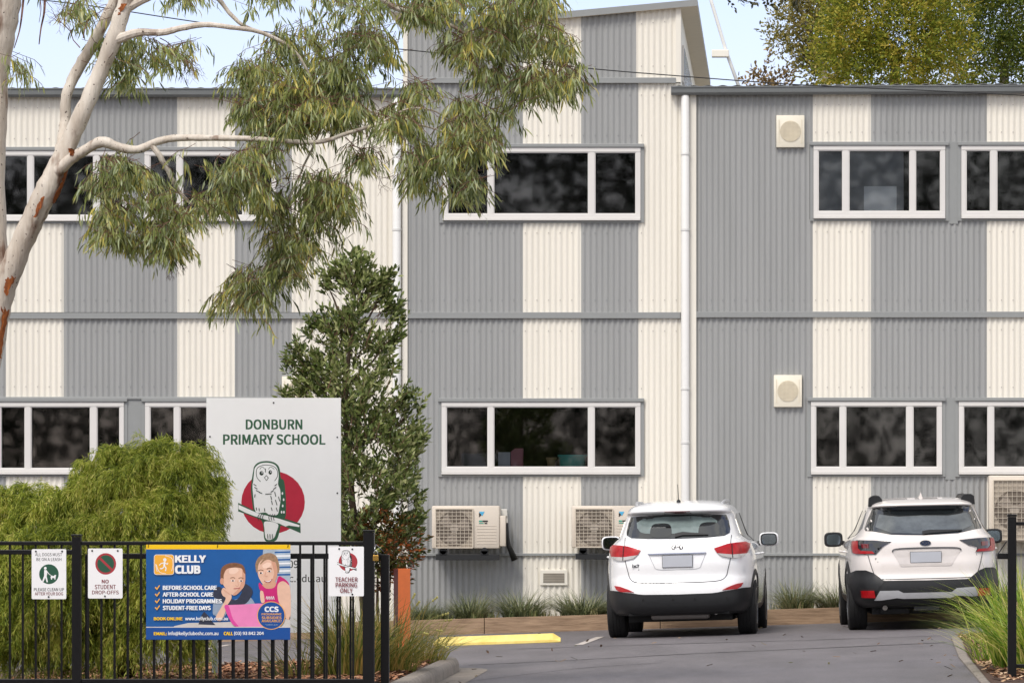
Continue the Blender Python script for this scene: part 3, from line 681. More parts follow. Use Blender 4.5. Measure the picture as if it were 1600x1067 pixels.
class CarBody:
    def __init__(s, levels, n=5.0):
        s.L = catmull(levels, 6, False); s.zs = [l[0] for l in s.L]; s.n = n; s.ys = 1
    def at(s, z):
        L = s.L
        if z <= L[0][0]: return L[0][1:]
        for a, b in zip(L[:-1], L[1:]):
            if a[0] <= z <= b[0] and b[0] > a[0]:
                t = (z-a[0])/(b[0]-a[0]); return tuple(p+(q-p)*t for p, q in zip(a[1:], b[1:]))
        return L[-1][1:]
    def pt(s, th, z, off=0):
        """th 0 = rear centre, pi/2 = right side, pi = front"""
        w, yr, yf = s.at(z); ym = (yr+yf)/2; a = (yf-yr)/2; e = 2/s.n
        si, co = math.sin(th), math.cos(th); w += off; a += off
        x = w*abs(si)**e*(1 if si >= 0 else -1); y = ym-a*abs(co)**e*(1 if co >= 0 else -1)
        return (x, y, z)
    def rear(s, x, z, off=0):
        w, yr, yf = s.at(z); ym = (yr+yf)/2; a = (yf-yr)/2; u = min(abs(x)/(w+off), .985)
        return ym-(a+off)*(1-u**s.n)**(1/s.n)
    def side(s, y, z, off=0):
        w, yr, yf = s.at(z); ym = (yr+yf)/2; a = (yf-yr)/2; u = min(abs((y-ym)/a), .985)
        return (w+off)*(1-u**s.n)**(1/s.n)
    def body(s, N=72, paint=None):
        vs = []; fs = []; M_ = len(s.L)
        def th(k):
            t = k/N*2*math.pi; return t
        ths = []
        for k in range(N):
            q = (k*4//N); t = (k*4/N-q); t2 = t
            # denser sampling near the corners
            ths.append((q + (t2 if False else t))*math.pi/2)
        # corner densification through angle warp
        ths = [t - .30*math.sin(4*t)/2*(-1) for t in ths]
        for l in s.L:
            for t in ths: vs.append(s.pt(t, l[0]))
        for i in range(M_-1):
            for k in range(N): fs.append((i*N+k, i*N+(k+1)%N, (i+1)*N+(k+1)%N, (i+1)*N+k))
        fs.append(tuple(range(N-1,-1,-1))); fs.append(tuple(range((M_-1)*N, M_*N)))
        mb = MB(); mb.add(vs, fs, paint); k = mb.mi(CLAD)
        for i, f in enumerate(mb.f):
            if len(f) == 4 and max(vs[j][2] for j in f) < .37 or (len(f) > 4 and vs[f[0]][2] < .4): mb.m[i] = k
        return mb
def conform(poly, f, thick=.006, step=.05, smooth_n=0):
    """polygon in (u,v) mapped through f(u,v,off) -> 3D; raised by thick"""
    if smooth_n: poly = catmull(poly, smooth_n)
    bm = bmesh.new(); vs = [bm.verts.new((u, v, 0)) for u, v in poly]; bm.faces.new(vs)
    bmesh.ops.triangulate(bm, faces=bm.faces)
    for ax in (0, 1):
        mn = min(p[ax] for p in poly); mx = max(p[ax] for p in poly); k = math.ceil(mn/step)*step
        while k < mx:
            bmesh.ops.bisect_plane(bm, geom=bm.verts[:]+bm.edges[:]+bm.faces[:], plane_co=(k,0,0) if ax == 0 else (0,k,0), plane_no=(1,0,0) if ax == 0 else (0,1,0), dist=1e-6); k += step
    bmesh.ops.remove_doubles(bm, verts=bm.verts, dist=1e-5)
    bm.verts.ensure_lookup_table(); top = [v.co.xy[:] for v in bm.verts]; n = len(top)
    fs = [tuple(v.index for v in f_.verts) for f_ in bm.faces]; bd = [(e.verts[0].index, e.verts[1].index) for e in bm.edges if len(e.link_faces) == 1]
    bm.free()
    V = [f(u, v, thick) for u, v in top] + [f(u, v, -.02) for u, v in top]
    mb = MB(); mb.add(V, fs+[(a, b, b+n, a+n) for a, b in bd]); return mb
def ribbon(pts, w, f, off=.002):
    pts = catmull(pts, 6, False) if len(pts) > 2 else pts
    if len(pts) == 2: pts = [(pts[0][0]+(pts[1][0]-pts[0][0])*i/10, pts[0][1]+(pts[1][1]-pts[0][1])*i/10) for i in range(11)]
    vs = []; N = len(pts)
    for i, p in enumerate(pts):
        a = pts[max(i-1,0)]; b = pts[min(i+1,N-1)]; dx, dy = b[0]-a[0], b[1]-a[1]; l = math.hypot(dx,dy) or 1
        for sg in (-.5, .5): vs.append(f(p[0]-dy/l*w*sg, p[1]+dx/l*w*sg, off))
    mb = MB(); mb.add(vs, [(2*i, 2*i+1, 2*i+3, 2*i+2) for i in range(N-1)]); return mb
def wheel(car, x, y, r, w, name='wheel'):
    s = 1 if x > 0 else -1
    t = MB(); prof = [(r*.62, -w/2), (r*.9, -w/2), (r*.97, -w*.44), (r, -w*.3), (r, -w*.2), (r*.985, -w*.19), (r*.985, -w*.15), (r, -w*.14), (r, -w*.02), (r*.985, -.002), (r*.985, .002), (r, w*.02), (r, w*.14), (r*.985, w*.15), (r*.985, w*.19), (r, w*.2), (r, w*.3), (r*.97, w*.44), (r*.9, w/2), (r*.62, w/2)]
    t.lathe(prof, (x, y, r), 'x', 40, cap=True)
    wo = bpy.data.objects.new(name, None); scn.collection.objects.link(wo); wo.parent = car; wo.location = (x, y, r)
    t.v = [(a-x, b-y, c-r) for a, b, c in t.v]; part('tyre', t, TYRE, wo, smooth='auto', W=False, fixn=True)
    m = MB(); ro = r*.64
    m.lathe([(ro, s*w*.42), (ro, s*w*.5), (ro*.92, s*w*.51), (ro*.88, s*w*.40)], (0,0,0), 'x', 36, RIM, cap=False)
    m.lathe([(ro*.88, s*w*.25), (.01, s*w*.25)], (0,0,0), 'x', 30, UNDER, cap=False)
    m.lathe([(ro*.22, s*w*.3), (ro*.2, s*w*.5), (.005, s*w*.51)], (0,0,0), 'x', 20, RIM, cap=False)
    for k in range(5):
        a = 2*math.pi*k/5; c, q = math.cos(a), math.sin(a)
        vs = []
        for rr_, hw, xx_ in ((ro*.15, ro*.13, s*w*.49), (ro*.93, ro*.17, s*w*.46)):
            for sg in (-1, 1): vs += [(xx_, c*rr_-q*hw*sg, q*rr_+c*hw*sg), (xx_-s*.03, c*rr_-q*hw*sg, q*rr_+c*hw*sg)]
        m.add(vs, [(0,2,6,4),(1,5,7,3),(0,4,5,1),(2,3,7,6)], RIM)
    part('rim', m, None, wo, smooth='auto', W=False, fixn=True)
def cut_wells(body, wells, r):
    cs = MB()
    for x, y, z in wells:
        cs.lathe([(r, -.32), (r, .6)] if x > 0 else [(r, -.6), (r, .32)], (x, y, z), 'x', 40)
    me = bpy.data.meshes.new('c'); me.from_pydata(cs.v, [], cs.f); bm = bmesh.new(); bm.from_mesh(me); bmesh.ops.recalc_face_normals(bm, faces=bm.faces); bm.to_mesh(me); bm.free()
    co = link('c', me); md = body.modifiers.new('b', 'BOOLEAN'); md.object = co; md.operation = 'DIFFERENCE'; md.solver = 'EXACT'
    bpy.context.view_layer.update(); dg = bpy.context.evaluated_depsgraph_get()
    nm = bpy.data.meshes.new_from_object(body.evaluated_get(dg)); body.modifiers.clear(); old = body.data; body.data = nm
    bpy.data.objects.remove(co); nm.polygons.foreach_set('use_smooth', [True]*len(nm.polygons)); nm.set_sharp_from_angle(angle=R(38))
def mirror_part(car, x, y, z, s, shell, w=.25, h=.17):
    """door mirror, s=+1 right"""
    mb = MB(); n = 20; rings = [(0, .86), (.02, 1.0), (.07, .98), (.12, .8), (.15, .4)]; vs = []
    for dy, f in rings:
        for k in range(n):
            a = 2*math.pi*k/n; c, q = math.cos(a), math.sin(a); e = .55
            vs.append((x+s*(w/2)+f*w/2*abs(c)**e*(1 if c > 0 else -1), y+dy, z+f*h/2*abs(q)**e*(1 if q > 0 else -1)))
    mb.add(vs, [(i*n+k, i*n+(k+1)%n, (i+1)*n+(k+1)%n, (i+1)*n+k) for i in range(4) for k in range(n)]+[tuple(range(4*n, 5*n))], shell)
    mb.add(vs[:n], [tuple(range(n))], CLAD)
    mb.tube([(x-s*.14, y+.12, z-.06), (x-s*.02, y+.08, z-.05), (x+s*.05, y+.06, z-.03)], [.035,.03,.03], 8, CLAD)
    o = part('door_mirror', mb, None, car, smooth='auto', W=False, fixn=True)
    m2 = MB(); m2.poly([(x+s*w/2+.86*w*.43*abs(math.cos(a))**.55*(1 if math.cos(a)>0 else -1), y-.004, z+.86*h*.42*abs(math.sin(a))**.55*(1 if math.sin(a)>0 else -1)) for a in [2*math.pi*k/20 for k in range(20)]])
    part('mirror_glass', m2, MIRG, o, W=False)
def place_car(t, yaw, roll): t.rotation_euler = (0, roll, yaw)
def arch(car, B, y, r, zc, s, mat, w=.05, a0=-8, a1=188):
    mb = MB(); vs = []; N = 36
    for i in range(N+1):
        a = R(a0+(a1-a0)*i/N)
        for rr in (r-.012, r+w*.3, r+w):
            yy, zz = y+rr*math.cos(a), zc+rr*math.sin(a); xx = B.side(yy, max(zz,B.zs[0]), .012 if rr < r+w*.9 else .002)
            vs.append((s*xx, yy, zz))
        yy, zz = y+(r-.012)*math.cos(a), zc+(r-.012)*math.sin(a); vs.append((s*(B.side(yy, max(zz,B.zs[0]))-.06), yy, zz))
    mb.add(vs, [(4*i+j, 4*i+j+1, 4*i+5+j, 4*i+4+j) for i in range(N) for j in range(2)]+[(4*i, 4*i+4, 4*i+7, 4*i+3) for i in range(N)])
    return part('wheel_arch', mb, mat, car, smooth='auto', W=False, fixn=True)
def skirt(B, z0, ztop, th0, th1, off, N=60, rows=5):
    mb = MB(); vs = []
    for i in range(N+1):
        t = th0+(th1-th0)*i/N; zt = ztop(t)
        vs.append(B.pt(t, z0, -.03))
        for j in range(rows+1):
            z = z0+(zt-z0)*j/rows; vs.append(B.pt(t, z, off))
        vs.append(B.pt(t, zt+.004, -.01))
    k = rows+3; mb.add(vs, [(i*k+j, (i+1)*k+j, (i+1)*k+j+1, i*k+j+1) for i in range(N) for j in range(k-1)]); return mb
def interp(tab):
    def f(x):
        if x <= tab[0][0]: return tab[0][1]
        for a, b in zip(tab[:-1], tab[1:]):
            if x <= b[0]: t = (x-a[0])/(b[0]-a[0]); t = t*t*(3-2*t)*.5+t*.5; return a[1]+(b[1]-a[1])*t
        return tab[-1][1]
    return f

def suv():
    c = P(1061, 816, 61.1); zc = gz(c.x-.06, 61.1)+.0
    t = thing('car', 'glossy white rounded hatchback with thin roof aerial and bright red tail lamps', 'car', (c.x, 61.1, zc))
    B = CarBody([(.27,.80,.12,4.2),(.32,.86,.03,4.33),(.42,.89,.0,4.40),(.54,.90,.0,4.41),(.62,.905,.012,4.4),(.68,.91,.045,4.38),(.74,.91,.075,4.36),(.86,.905,.075,4.3),(.94,.90,.085,4.2),
        (1.03,.885,.10,3.95),(1.10,.855,.13,3.5),(1.16,.80,.17,3.3),(1.20,.755,.21,3.2),(1.27,.725,.27,3.08),(1.37,.69,.36,2.9),(1.45,.665,.43,2.75),(1.475,.655,.40,2.7),(1.495,.645,.30,2.65),(1.53,.625,.29,2.55),(1.565,.59,.36,2.4),(1.60,.52,.50,2.25),(1.625,.42,.72,2.1),(1.638,.28,.95,1.9)], 5.0)
    body = part('body', B.body(96, paint=CARW), None, t, smooth=True, W=False, fixn=True)
    WY = (.90, 3.54); rw = .345
    cut_wells(body, [(s*.9, y, rw) for s in (-1,1) for y in WY], .40)
    rf = lambda x, z, off=0: (x, B.rear(x, z, off), z)
    def rp(name, poly, mat, thick=.006, parent=t, sn=0, step=.05): return part(name, conform(poly, rf, thick, step, sn), mat, parent, smooth='auto', W=False, fixn=True)
    # rear window
    rp('rear_window', [(-.575,1.455),(-.3,1.468),(0,1.472),(.3,1.468),(.575,1.455),(.605,1.38),(.625,1.28),(.62,1.235),(.56,1.20),(.35,1.185),(0,1.178),(-.35,1.185),(-.56,1.20),(-.62,1.235),(-.625,1.28),(-.605,1.38)], CGLASS, .004)
    rp('window_sky_sheen', [(-.42,1.43),(.40,1.43),(.42,1.27),(.22,1.245),(-.2,1.245),(-.45,1.27)], CGLASS2, .006, sn=3)  # paler patch paints the sky's reflection onto the dark rear glass
    for hx in (-.2, .38): rp('headrest', [(hx-.11,1.21),(hx-.12,1.32),(hx-.07,1.365),(hx+.07,1.365),(hx+.12,1.32),(hx+.11,1.21)], CGLASS, .0075, sn=3)
    rp('brake_lamp', [(-.15,1.505),(.15,1.505),(.165,1.478),(-.165,1.478)], REDD, .012)
    rp('rear_wiper', [(-.03,1.245),(.06,1.262),(.37,1.228),(.37,1.218),(.06,1.222),(-.03,1.20)], CLAD, .022)
    for s in (-1, 1):
        m = lambda pts: [(s*x, z) for x, z in pts]
        lamp = rp('tail_lamp', m([(.44,1.055),(.60,1.105),(.70,1.118),(.80,1.125),(.845,1.10),(.848,1.05),(.82,.985),(.74,.942),(.66,.938),(.53,.965),(.47,1.005)]), REDL, .014)
        rp('clear_lens', m([(.485,.995),(.66,.975),(.82,.985),(.79,.955),(.72,.936),(.66,.932),(.53,.957)]), CLEARL, .0165, lamp)
        rp('lamp_divider', m([(.645,1.105),(.655,1.105),(.665,.935),(.655,.935)]), CLAD, .018, lamp)
        rp('reflector', m([(.53,.555),(.60,.59),(.70,.625),(.775,.635),(.75,.59),(.70,.562)]), REDL, .018)
        part('shut_line', ribbon(m([(.64,1.21),(.635,1.10)]), .008, rf, .0045), SEAM, t, W=False)
        part('shut_line', ribbon(m([(.635,.94),(.60,.80),(.575,.72),(.50,.672),(.3,.658),(0,.655)]), .008, rf, .0045), SEAM, t, W=False)
        # side windows
        sf = lambda y, z, off=0, s=s: (s*B.side(y, z, off), y, z)
        part('side_window', conform([(.75,1.22),(1.0,1.15),(3.15,1.12),(2.85,1.28),(2.55,1.42),(2.0,1.475),(1.2,1.47),(.85,1.40)], sf, .005, .1), CGLASS, t, smooth='auto', W=False, fixn=True)
        part('window_pillar', conform([(1.98,1.13),(2.06,1.13),(2.06,1.47),(1.98,1.475)], sf, .009, .1), CLAD, t, W=False, fixn=True)
        part('shut_line', ribbon([(2.02,1.12),(2.03,.7),(2.0,.42)], .008, sf, .002), SEAM, t, W=False)
        part('shut_line', ribbon([(1.0,1.15),(1.12,.98),(1.3,.7),(1.35,.45)], .008, sf, .002), SEAM, t, W=False)
        part('shut_line', ribbon([(3.1,1.1),(3.12,.7),(3.05,.45)], .008, sf, .002), SEAM, t, W=False)
        for yy in (1.35, 2.3): 
            h = MB(); xx = B.side(yy, .98); h.tube([(s*(xx-.01), yy, .97), (s*(xx+.035), yy+.03, .975), (s*(xx+.035), yy+.17, .975), (s*(xx-.01), yy+.2, .97)], .013, 8); part('door_handle', h, CARW, t, smooth=True, W=False)
        mirror_part(t, s*.865, 2.75, 1.14, s, CARW, .24, .175)
        for y in WY: arch(t, B, y, .40, rw, s, CLAD); wheel(t, s*.785, y, rw, .225)
        part('roof_rail', (lambda mb: (mb.tube([(s*.50,.72,1.575),(s*.52,.85,1.60),(s*.535,1.1,1.622),(s*.535,2.0,1.622),(s*.52,2.3,1.60),(s*.50,2.4,1.57)], [.014,.02,.02,.02,.02,.014], 8), mb)[1])(MB()), SKID, t, smooth=True, W=False)
        hl = conform([(3.95,.78),(4.3,.72),(4.32,.85),(3.9,.95)], sf, .008, .08); part('headlight', hl, CLEARL, t, W=False, fixn=True)
    # black lower bumper and sills
    def ztop(th):
        a = abs(th); 
        x = B.pt(a, .5)[0]
        return interp([(0,.515),(.4,.52),(.6,.545),(.78,.575),(.86,.575)])(x)
    part('rear_bumper', skirt(B, .30, ztop, -1.42, 1.42, .006), CLAD, t, smooth='auto', W=False, fixn=True)
    for s in (-1, 1): part('sill', skirt(B, .27, lambda th: .36, s*1.5, s*1.75, .008, 16), CLAD, t, smooth='auto', W=False, fixn=True)
    for x in (-.42, -.06, .20, .58): m = MB(); m.lathe([(.014, -.012), (.016, 0)], (x, B.rear(x, .46), .46), 'y', 12); part('parking_sensor', m, UNDER, t, W=False)
    # plate, badge, garnish
    m = MB(); m.box((-.183, B.rear(.18,.9)-.016, .838), (.183, B.rear(.18,.9)+.02, .985), CLAD, bev=.004); m.box((-.178, B.rear(.18,.9)-.018, .843), (.178, B.rear(.18,.9)-.016, .98), PLATE); part('number_plate', m, None, t, W=False)
    part('tailgate_garnish', conform([(-.355,1.012),(.345,1.012),(.33,.998),(-.33,.998)], rf, .02, .05), CHROME, t, W=False, fixn=True)
    part('plate_recess_shade', ribbon([(-.34,.998),(-.29,.88),(-.24,.82),(0,.812),(.24,.82),(.29,.88),(.34,.998)], .006, rf, .002), M('crease_shade', 'a9abae', .5), t, W=False)  # grey line paints the shade along the recess edge; surface stays flush
    mb = MB(); n = 26
    def E(rx, rz, cx, cz, n=26): return [(cx+rx*math.cos(2*math.pi*i/n), cz+rz*math.sin(2*math.pi*i/n)) for i in range(n+1)]
    yb = B.rear(0,1.075)-.012
    o, i_ = E(.072,.038,0,1.075), E(.060,.029,0,1.075); vs = [(x,yb,z) for x,z in o]+[(x,yb,z) for x,z in i_]; mb.add(vs, [(k,k+1,k+1+27,k+27) for k in range(26)], CHROME)
    for pts in ([(-.045,1.058),(-.03,1.058),(-.012,1.1),(-.028,1.098)], [(.03,1.052),(.046,1.06),(.03,1.095),(.012,1.095)], [(-.024,1.068),(.03,1.077),(.028,1.085),(-.02,1.077)]): mb.poly([(x,yb-.001,z) for x,z in pts], CHROME)
    part('badge', mb, None, t, W=False)
    mb = MB(); y1 = B.rear(-.5,.86)-.006; text_mesh('ix35', -.545, -.42, .846, .888, y1, mb, M('badge_dark','5a5c5e',.3), .04); text_mesh('2.0', -.475, -.425, .815, .838, y1, mb, M('badge_dark'), .03); part('badge_lettering', mb, None, t, W=False)
    # underside
    mb = MB(); mb.box((-.62,.35,.19),(.62,4.0,.30), UNDER); mb.box((-.34,.16,.215),(.36,.5,.295), MUFF, bev=.03); mb.tube([(.44,.15,.29),(.44,.35,.29)], .028, 12, CHROME); mb.tube([(-.75,.9,.28),(.75,.9,.28)], .045, 8, UNDER); mb.box((-.6,.12,.27),(.6,.2,.31), UNDER)
    part('underbody', mb, None, t, W=False)
    mb = MB(); mb.lathe([(.02,0),(.028,.01),(.012,.035)], (0,.62,1.615), 'z', 10); mb.tube([(0,.62,1.64),(.0,.52,1.83)], [.005,.0035], 6); part('aerial', mb, DARK, t, smooth=True, W=False)
    place_car(t, R(-2.3), -R(1.5)); return t
def wagon():
    px = 1280+571/3.366
    c = P(px, 816, 61.3); zc = gz(c.x, 61.3)-.01
    t = thing('car', 'pearl white wagon with black roof rail mounts, smoked tail lamps and silver bumper trim', 'car', (c.x, 61.3, zc))
    B = CarBody([(.28,.78,.14,4.6),(.34,.86,.04,4.75),(.44,.90,.0,4.84),(.56,.92,.0,4.86),(.63,.925,.02,4.85),(.68,.925,.05,4.8),(.80,.92,.055,4.7),(.90,.915,.075,4.6),
        (1.0,.90,.085,4.3),(1.07,.875,.10,3.8),(1.12,.84,.13,3.5),(1.16,.80,.17,3.4),(1.22,.76,.25,3.25),(1.32,.715,.37,3.05),(1.42,.675,.48,2.8),(1.475,.65,.53,2.7),(1.49,.645,.45,2.65),(1.515,.625,.44,2.55),(1.545,.58,.55,2.4),(1.575,.50,.75,2.3),(1.592,.38,1.0,2.2),(1.60,.2,1.3,2.0)], 5.2)
    body = part('body', B.body(96, paint=CARP), None, t, smooth=True, W=False, fixn=True)
    WY = (1.02, 3.765); rw = .35
    cut_wells(body, [(s*.9, y, rw) for s in (-1,1) for y in WY], .41)
    rf = lambda x, z, off=0: (x, B.rear(x, z, off), z)
    def rp(name, poly, mat, thick=.006, parent=t, sn=0, step=.05): return part(name, conform(poly, rf, thick, step, sn), mat, parent, smooth='auto', W=False, fixn=True)
    rp('rear_window', [(-.60,1.478),(-.3,1.49),(.3,1.49),(.60,1.478),(.66,1.35),(.71,1.23),(.70,1.205),(.62,1.20),(.4,1.155),(.0,1.14),(-.4,1.155),(-.62,1.20),(-.70,1.205),(-.71,1.23),(-.66,1.35)], CGLASS, .004)
    rp('glass_sky_sheen', [(-.53,1.40),(-.3,1.37),(0,1.38),(.3,1.37),(.53,1.40),(.585,1.25),(.4,1.175),(0,1.155),(-.4,1.175),(-.585,1.25)], M('car_glass_mid', '555a5b', .1, var=.4, scale=4, spec=1), .006)  # lighter grey over the dark pane, sky sheen put into its colour
    rp('brake_lamp', [(-.12,1.477),(.12,1.477),(.11,1.465),(-.11,1.465)], REDD, .010)
    rp('rear_wiper', [(-.03,1.19),(.06,1.205),(.45,1.20),(.45,1.187),(.06,1.165),(-.03,1.15)], CLAD, .022)
    for s in (-1, 1):
        m = lambda pts: [(s*x, z) for x, z in pts]
        lamp = rp('tail_lamp', m([(.41,1.075),(.62,1.092),(.80,1.098),(.865,1.09),(.875,1.02),(.868,.945),(.82,.925),(.60,.925),(.63,.985),(.52,1.01)]), SMOKE, .012)
        rp('red_lens', m([(.80,1.09),(.86,1.085),(.872,1.02),(.862,.945),(.82,.932),(.61,.932),(.64,.962),(.77,.968),(.80,1.0)]), REDL, .016, lamp)
        rp('lamp_core', m([(.68,1.0),(.76,1.0),(.77,1.055),(.68,1.05)]), REDD, .0155, lamp)
        rp('reflector', m([(.615,.40),(.775,.405),(.785,.49),(.63,.49)]), REDL, .03)
        rp('bumper_corner', m([(.63,.70),(.72,.735),(.83,.735),(.895,.70),(.91,.6),(.915,.5),(.85,.48),(.6,.48),(.50,.60)]), CLAD, .012)
        part('shut_line', ribbon(m([(.69,.92),(.66,.80),(.62,.68),(.58,.635),(.50,.625),(0,.622)]), .008, rf, .0045), SEAM, t, W=False)
        sf = lambda y, z, off=0, s=s: (s*B.side(y, z, off), y, z)
        part('side_window', conform([(.72,1.24),(1.0,1.15),(3.3,1.10),(2.9,1.28),(2.6,1.40),(2.1,1.455),(1.4,1.46),(1.0,1.43)], sf, .005, .1), CGLASS, t, smooth='auto', W=False, fixn=True)
        part('window_pillar', conform([(2.1,1.11),(2.18,1.11),(2.18,1.45),(2.1,1.455)], sf, .009, .1), CLAD, t, W=False, fixn=True)
        part('shut_line', ribbon([(2.14,1.10),(2.15,.7),(2.1,.42)], .008, sf, .002), SEAM, t, W=False)
        part('shut_line', ribbon([(3.25,1.08),(3.27,.7),(3.2,.45)], .008, sf, .002), SEAM, t, W=False)
        part('shut_line', ribbon([(1.1,1.14),(1.2,.98),(1.4,.7),(1.46,.45)], .008, sf, .002), SEAM, t, W=False)
        for yy in (1.5, 2.45):
            h = MB(); xx = B.side(yy, .96); h.tube([(s*(xx-.01), yy, .95), (s*(xx+.035), yy+.03, .955), (s*(xx+.035), yy+.17, .955), (s*(xx-.01), yy+.2, .95)], .013, 8); part('door_handle', h, CARP, t, smooth=True, W=False)
        mirror_part(t, s*.885, 2.95, 1.10, s, CLAD, .235, .185)
        for y in WY: arch(t, B, y, .41, rw, s, CLAD, .085); wheel(t, s*.80, y, rw, .225)
        mb = MB(); mb.tube([(s*.53,.98,1.59),(s*.53,1.2,1.615),(s*.53,2.1,1.615),(s*.53,2.35,1.58)], [.03,.022,.022,.025], 8)
        ring = [(-.085,1.50),(.085,1.50),(.075,1.60),(.04,1.625),(-.045,1.625),(-.08,1.58)]
        vs = [(s*.56+s*x, .72, z-.0) for x, z in ring]+[(s*.56+s*x*.9, 1.15, z) for x, z in ring]; mb.add(vs, [tuple(range(6)), tuple(range(11,5,-1))]+[(i,(i+1)%6,(i+1)%6+6,i+6) for i in range(6)])
        part('roof_rail', mb, CLAD, t, smooth='auto', W=False, fixn=True)
        hl = conform([(4.25,.78),(4.65,.74),(4.6,.86),(4.2,.93)], sf, .008, .08); part('headlight', hl, CLEARL, t, W=False, fixn=True)
    def ztop(th):
        x = B.pt(abs(th), .5)[0]; return interp([(0,.60),(.5,.605),(.62,.65),(.75,.69),(.9,.69)])(x)
    part('rear_bumper', skirt(B, .31, ztop, -1.4, 1.4, .008), CLAD, t, smooth='auto', W=False, fixn=True)
    for s in (-1, 1): part('sill', skirt(B, .28, lambda th: .42, s*1.5, s*1.72, .010, 16), CLAD, t, smooth='auto', W=False, fixn=True)
    part('skid_trim', conform([(-.63,.37),(-.56,.485),(-.34,.485),(-.28,.455),(.30,.455),(.36,.50),(.58,.51),(.65,.40),(.55,.395),(.36,.41),(.28,.385),(-.28,.385),(-.36,.395),(-.55,.37)], rf, .02, .06), SKID, t, W=False, fixn=True, smooth='auto')
    yp = B.rear(.18, .87)
    part('plate_recess_shade', conform([(-.40,.945),(-.31,.985),(.32,.985),(.43,.955),(.30,.77),(-.30,.77)], rf, .003, .08), M('recess_shade_white', 'cfc8c3', .3, coat=.6), t, W=False, fixn=True)  # flush patch in darker body white, recess shade put into the colour
    part('plate_recess_lip', ribbon([(-.40,.945),(-.31,.985),(.32,.985),(.43,.955)], .016, rf, .012), SEAM, t, W=False)
    m = MB(); m.box((-.188, yp-.02, .812), (.188, yp+.02, .945), CLAD, bev=.003); m.box((-.184, yp-.022, .816), (.184, yp-.02, .941), PLATE); part('number_plate', m, None, t, W=False)
    yb = B.rear(0,1.045)-.012; mb = MB()
    mb.poly([(.068*math.cos(2*math.pi*i/28), yb, 1.045+.036*math.sin(2*math.pi*i/28)) for i in range(28)], CHROME)
    mb.poly([(.060*math.cos(2*math.pi*i/28), yb-.001, 1.045+.029*math.sin(2*math.pi*i/28)) for i in range(28)], M('badge_blue', '2a3550', .2))
    for (x, z, r) in ((-.03,1.052,.010),(.005,1.057,.006),(.03,1.055,.006),(.015,1.042,.006),(-.005,1.036,.006),(.035,1.038,.006)):
        mb.poly([(x+r*(1.6 if k%2==0 else .5)*math.cos(math.pi*k/4), yb-.002, z+r*(1.3 if k%2==0 else .5)*math.sin(math.pi*k/4)) for k in range(8)], CHROME)
    part('badge', mb, None, t, W=False)
    BD = M('badge_dark'); 
    mb = MB(); text_mesh('SUBARU', -.61, -.43, .858, .878, B.rear(-.6,.87)-.004, mb, BD, .03); text_mesh('SYMMETRICAL', -.585, -.45, .825, .838, B.rear(-.58,.83)-.004, mb, BD, .0); part('badge_lettering', mb, None, t, W=False)
    mb = MB(); text_mesh('OUTBACK', .43, .62, .885, .905, B.rear(.62,.895)-.004, mb, CHROME, .03); part('badge_lettering', mb, None, t, W=False)
    mb = MB(); mb.box((-.64,.3,.20),(.64,4.3,.31), UNDER); mb.box((-.55,.2,.20),(-.2,.7,.29), UNDER, bev=.03); mb.tube([(-.5,.1,.28),(-.5,.3,.28)], .03, 12, MUFF); mb.tube([(.5,.1,.28),(.5,.3,.28)], .03, 12, MUFF); mb.tube([(-.75,1.02,.28),(.75,1.02,.28)], .05, 8, UNDER); mb.box((-.15,.12,.24),(.15,.2,.29), M('tow_bar','2a2a2b',.6)); part('underbody', mb, None, t, W=False)
    mb = MB(); mb.add([(-.025,.95,1.585),(.025,.95,1.585),(.03,1.12,1.59),(-.03,1.12,1.59),(0,.93,1.66),(0,1.0,1.655)], [(0,1,4),(1,2,5,4),(3,0,4,5),(2,3,5)]); part('shark_fin_aerial', mb, CARP, t, W=False, fixn=True)
    place_car(t, R(1.4), -R(1.3)); return t
suv(); wagon()

# ------------------------------------------------------------------ fence, gate, signs
YF = 43.2; SF = YF/FPX
def fx(px): return (px-VX)*SF
def fz(py): return CZ+(VY-py)*SF
fe = thing('fence', 'black steel picket fence with two square posts carrying the signs', 'fence', (fx(300), YF, gz(-5, YF)+.1))
def pbox(name, par, px0, px1, py0, py1, y0, y1, mat=BLACKF, bev=.003):
    mb = MB(); mb.box((fx(px0), y0, fz(py1)), (fx(px1), y1, fz(py0)), bev=bev); return part(name, mb, mat, par)
for a, b, t in ((113,127,838),(568,585,831),(-147,-133,838),(-407,-393,838)):
    p_ = pbox('post', fe, a, b, t, 1095, YF-.035, YF+.04); pbox('post_cap', p_, a-.7, b+.7, t-3.5, t-.2, YF-.04, YF+.045)
for a, b in ((-393,-147),(-133,113),(127,568)):
    pbox('rail', fe, a, b, 845.5, 851.5, YF-.018, YF+.018); pbox('rail', fe, a, b, 1060, 1066.5, YF-.018, YF+.018)
    if b < 200: pbox('rail', fe, a, b, 858.5, 866, YF-.018, YF+.018)
xs = [469+20.7*k for k in range(-16, 5)]+[96.3-20.2*k for k in range(0, 24)]
for x in xs:
    if -147 < x < -133 or abs(x+400) < 10: continue
    pbox('picket', fe, x-1.6, x+1.6, 851.4, 1060.2, YF-.0085, YF+.0085, bev=.0)
ga = thing('sliding_gate', 'lower black steel picket sliding gate parked open behind the fence', 'gate', (fx(370), YF+.25, gz(-5, YF)+.1))
yg = YF+.22
pbox('end_post', ga, 592, 605, 866, 1085, yg-.03, yg+.03); pbox('rail', ga, 131, 592, 864.5, 873, yg-.02, yg+.02); pbox('rail', ga, 131, 592, 1066, 1076, yg-.02, yg+.02)
pbox('end_post', ga, 128, 131, 866, 1085, yg-.03, yg+.03)
for k in range(22):
    x = 565-20.6*k
    if x > 136: pbox('picket', ga, x-1.6, x+1.6, 872.8, 1066.2, yg-.0085, yg+.0085, bev=0)
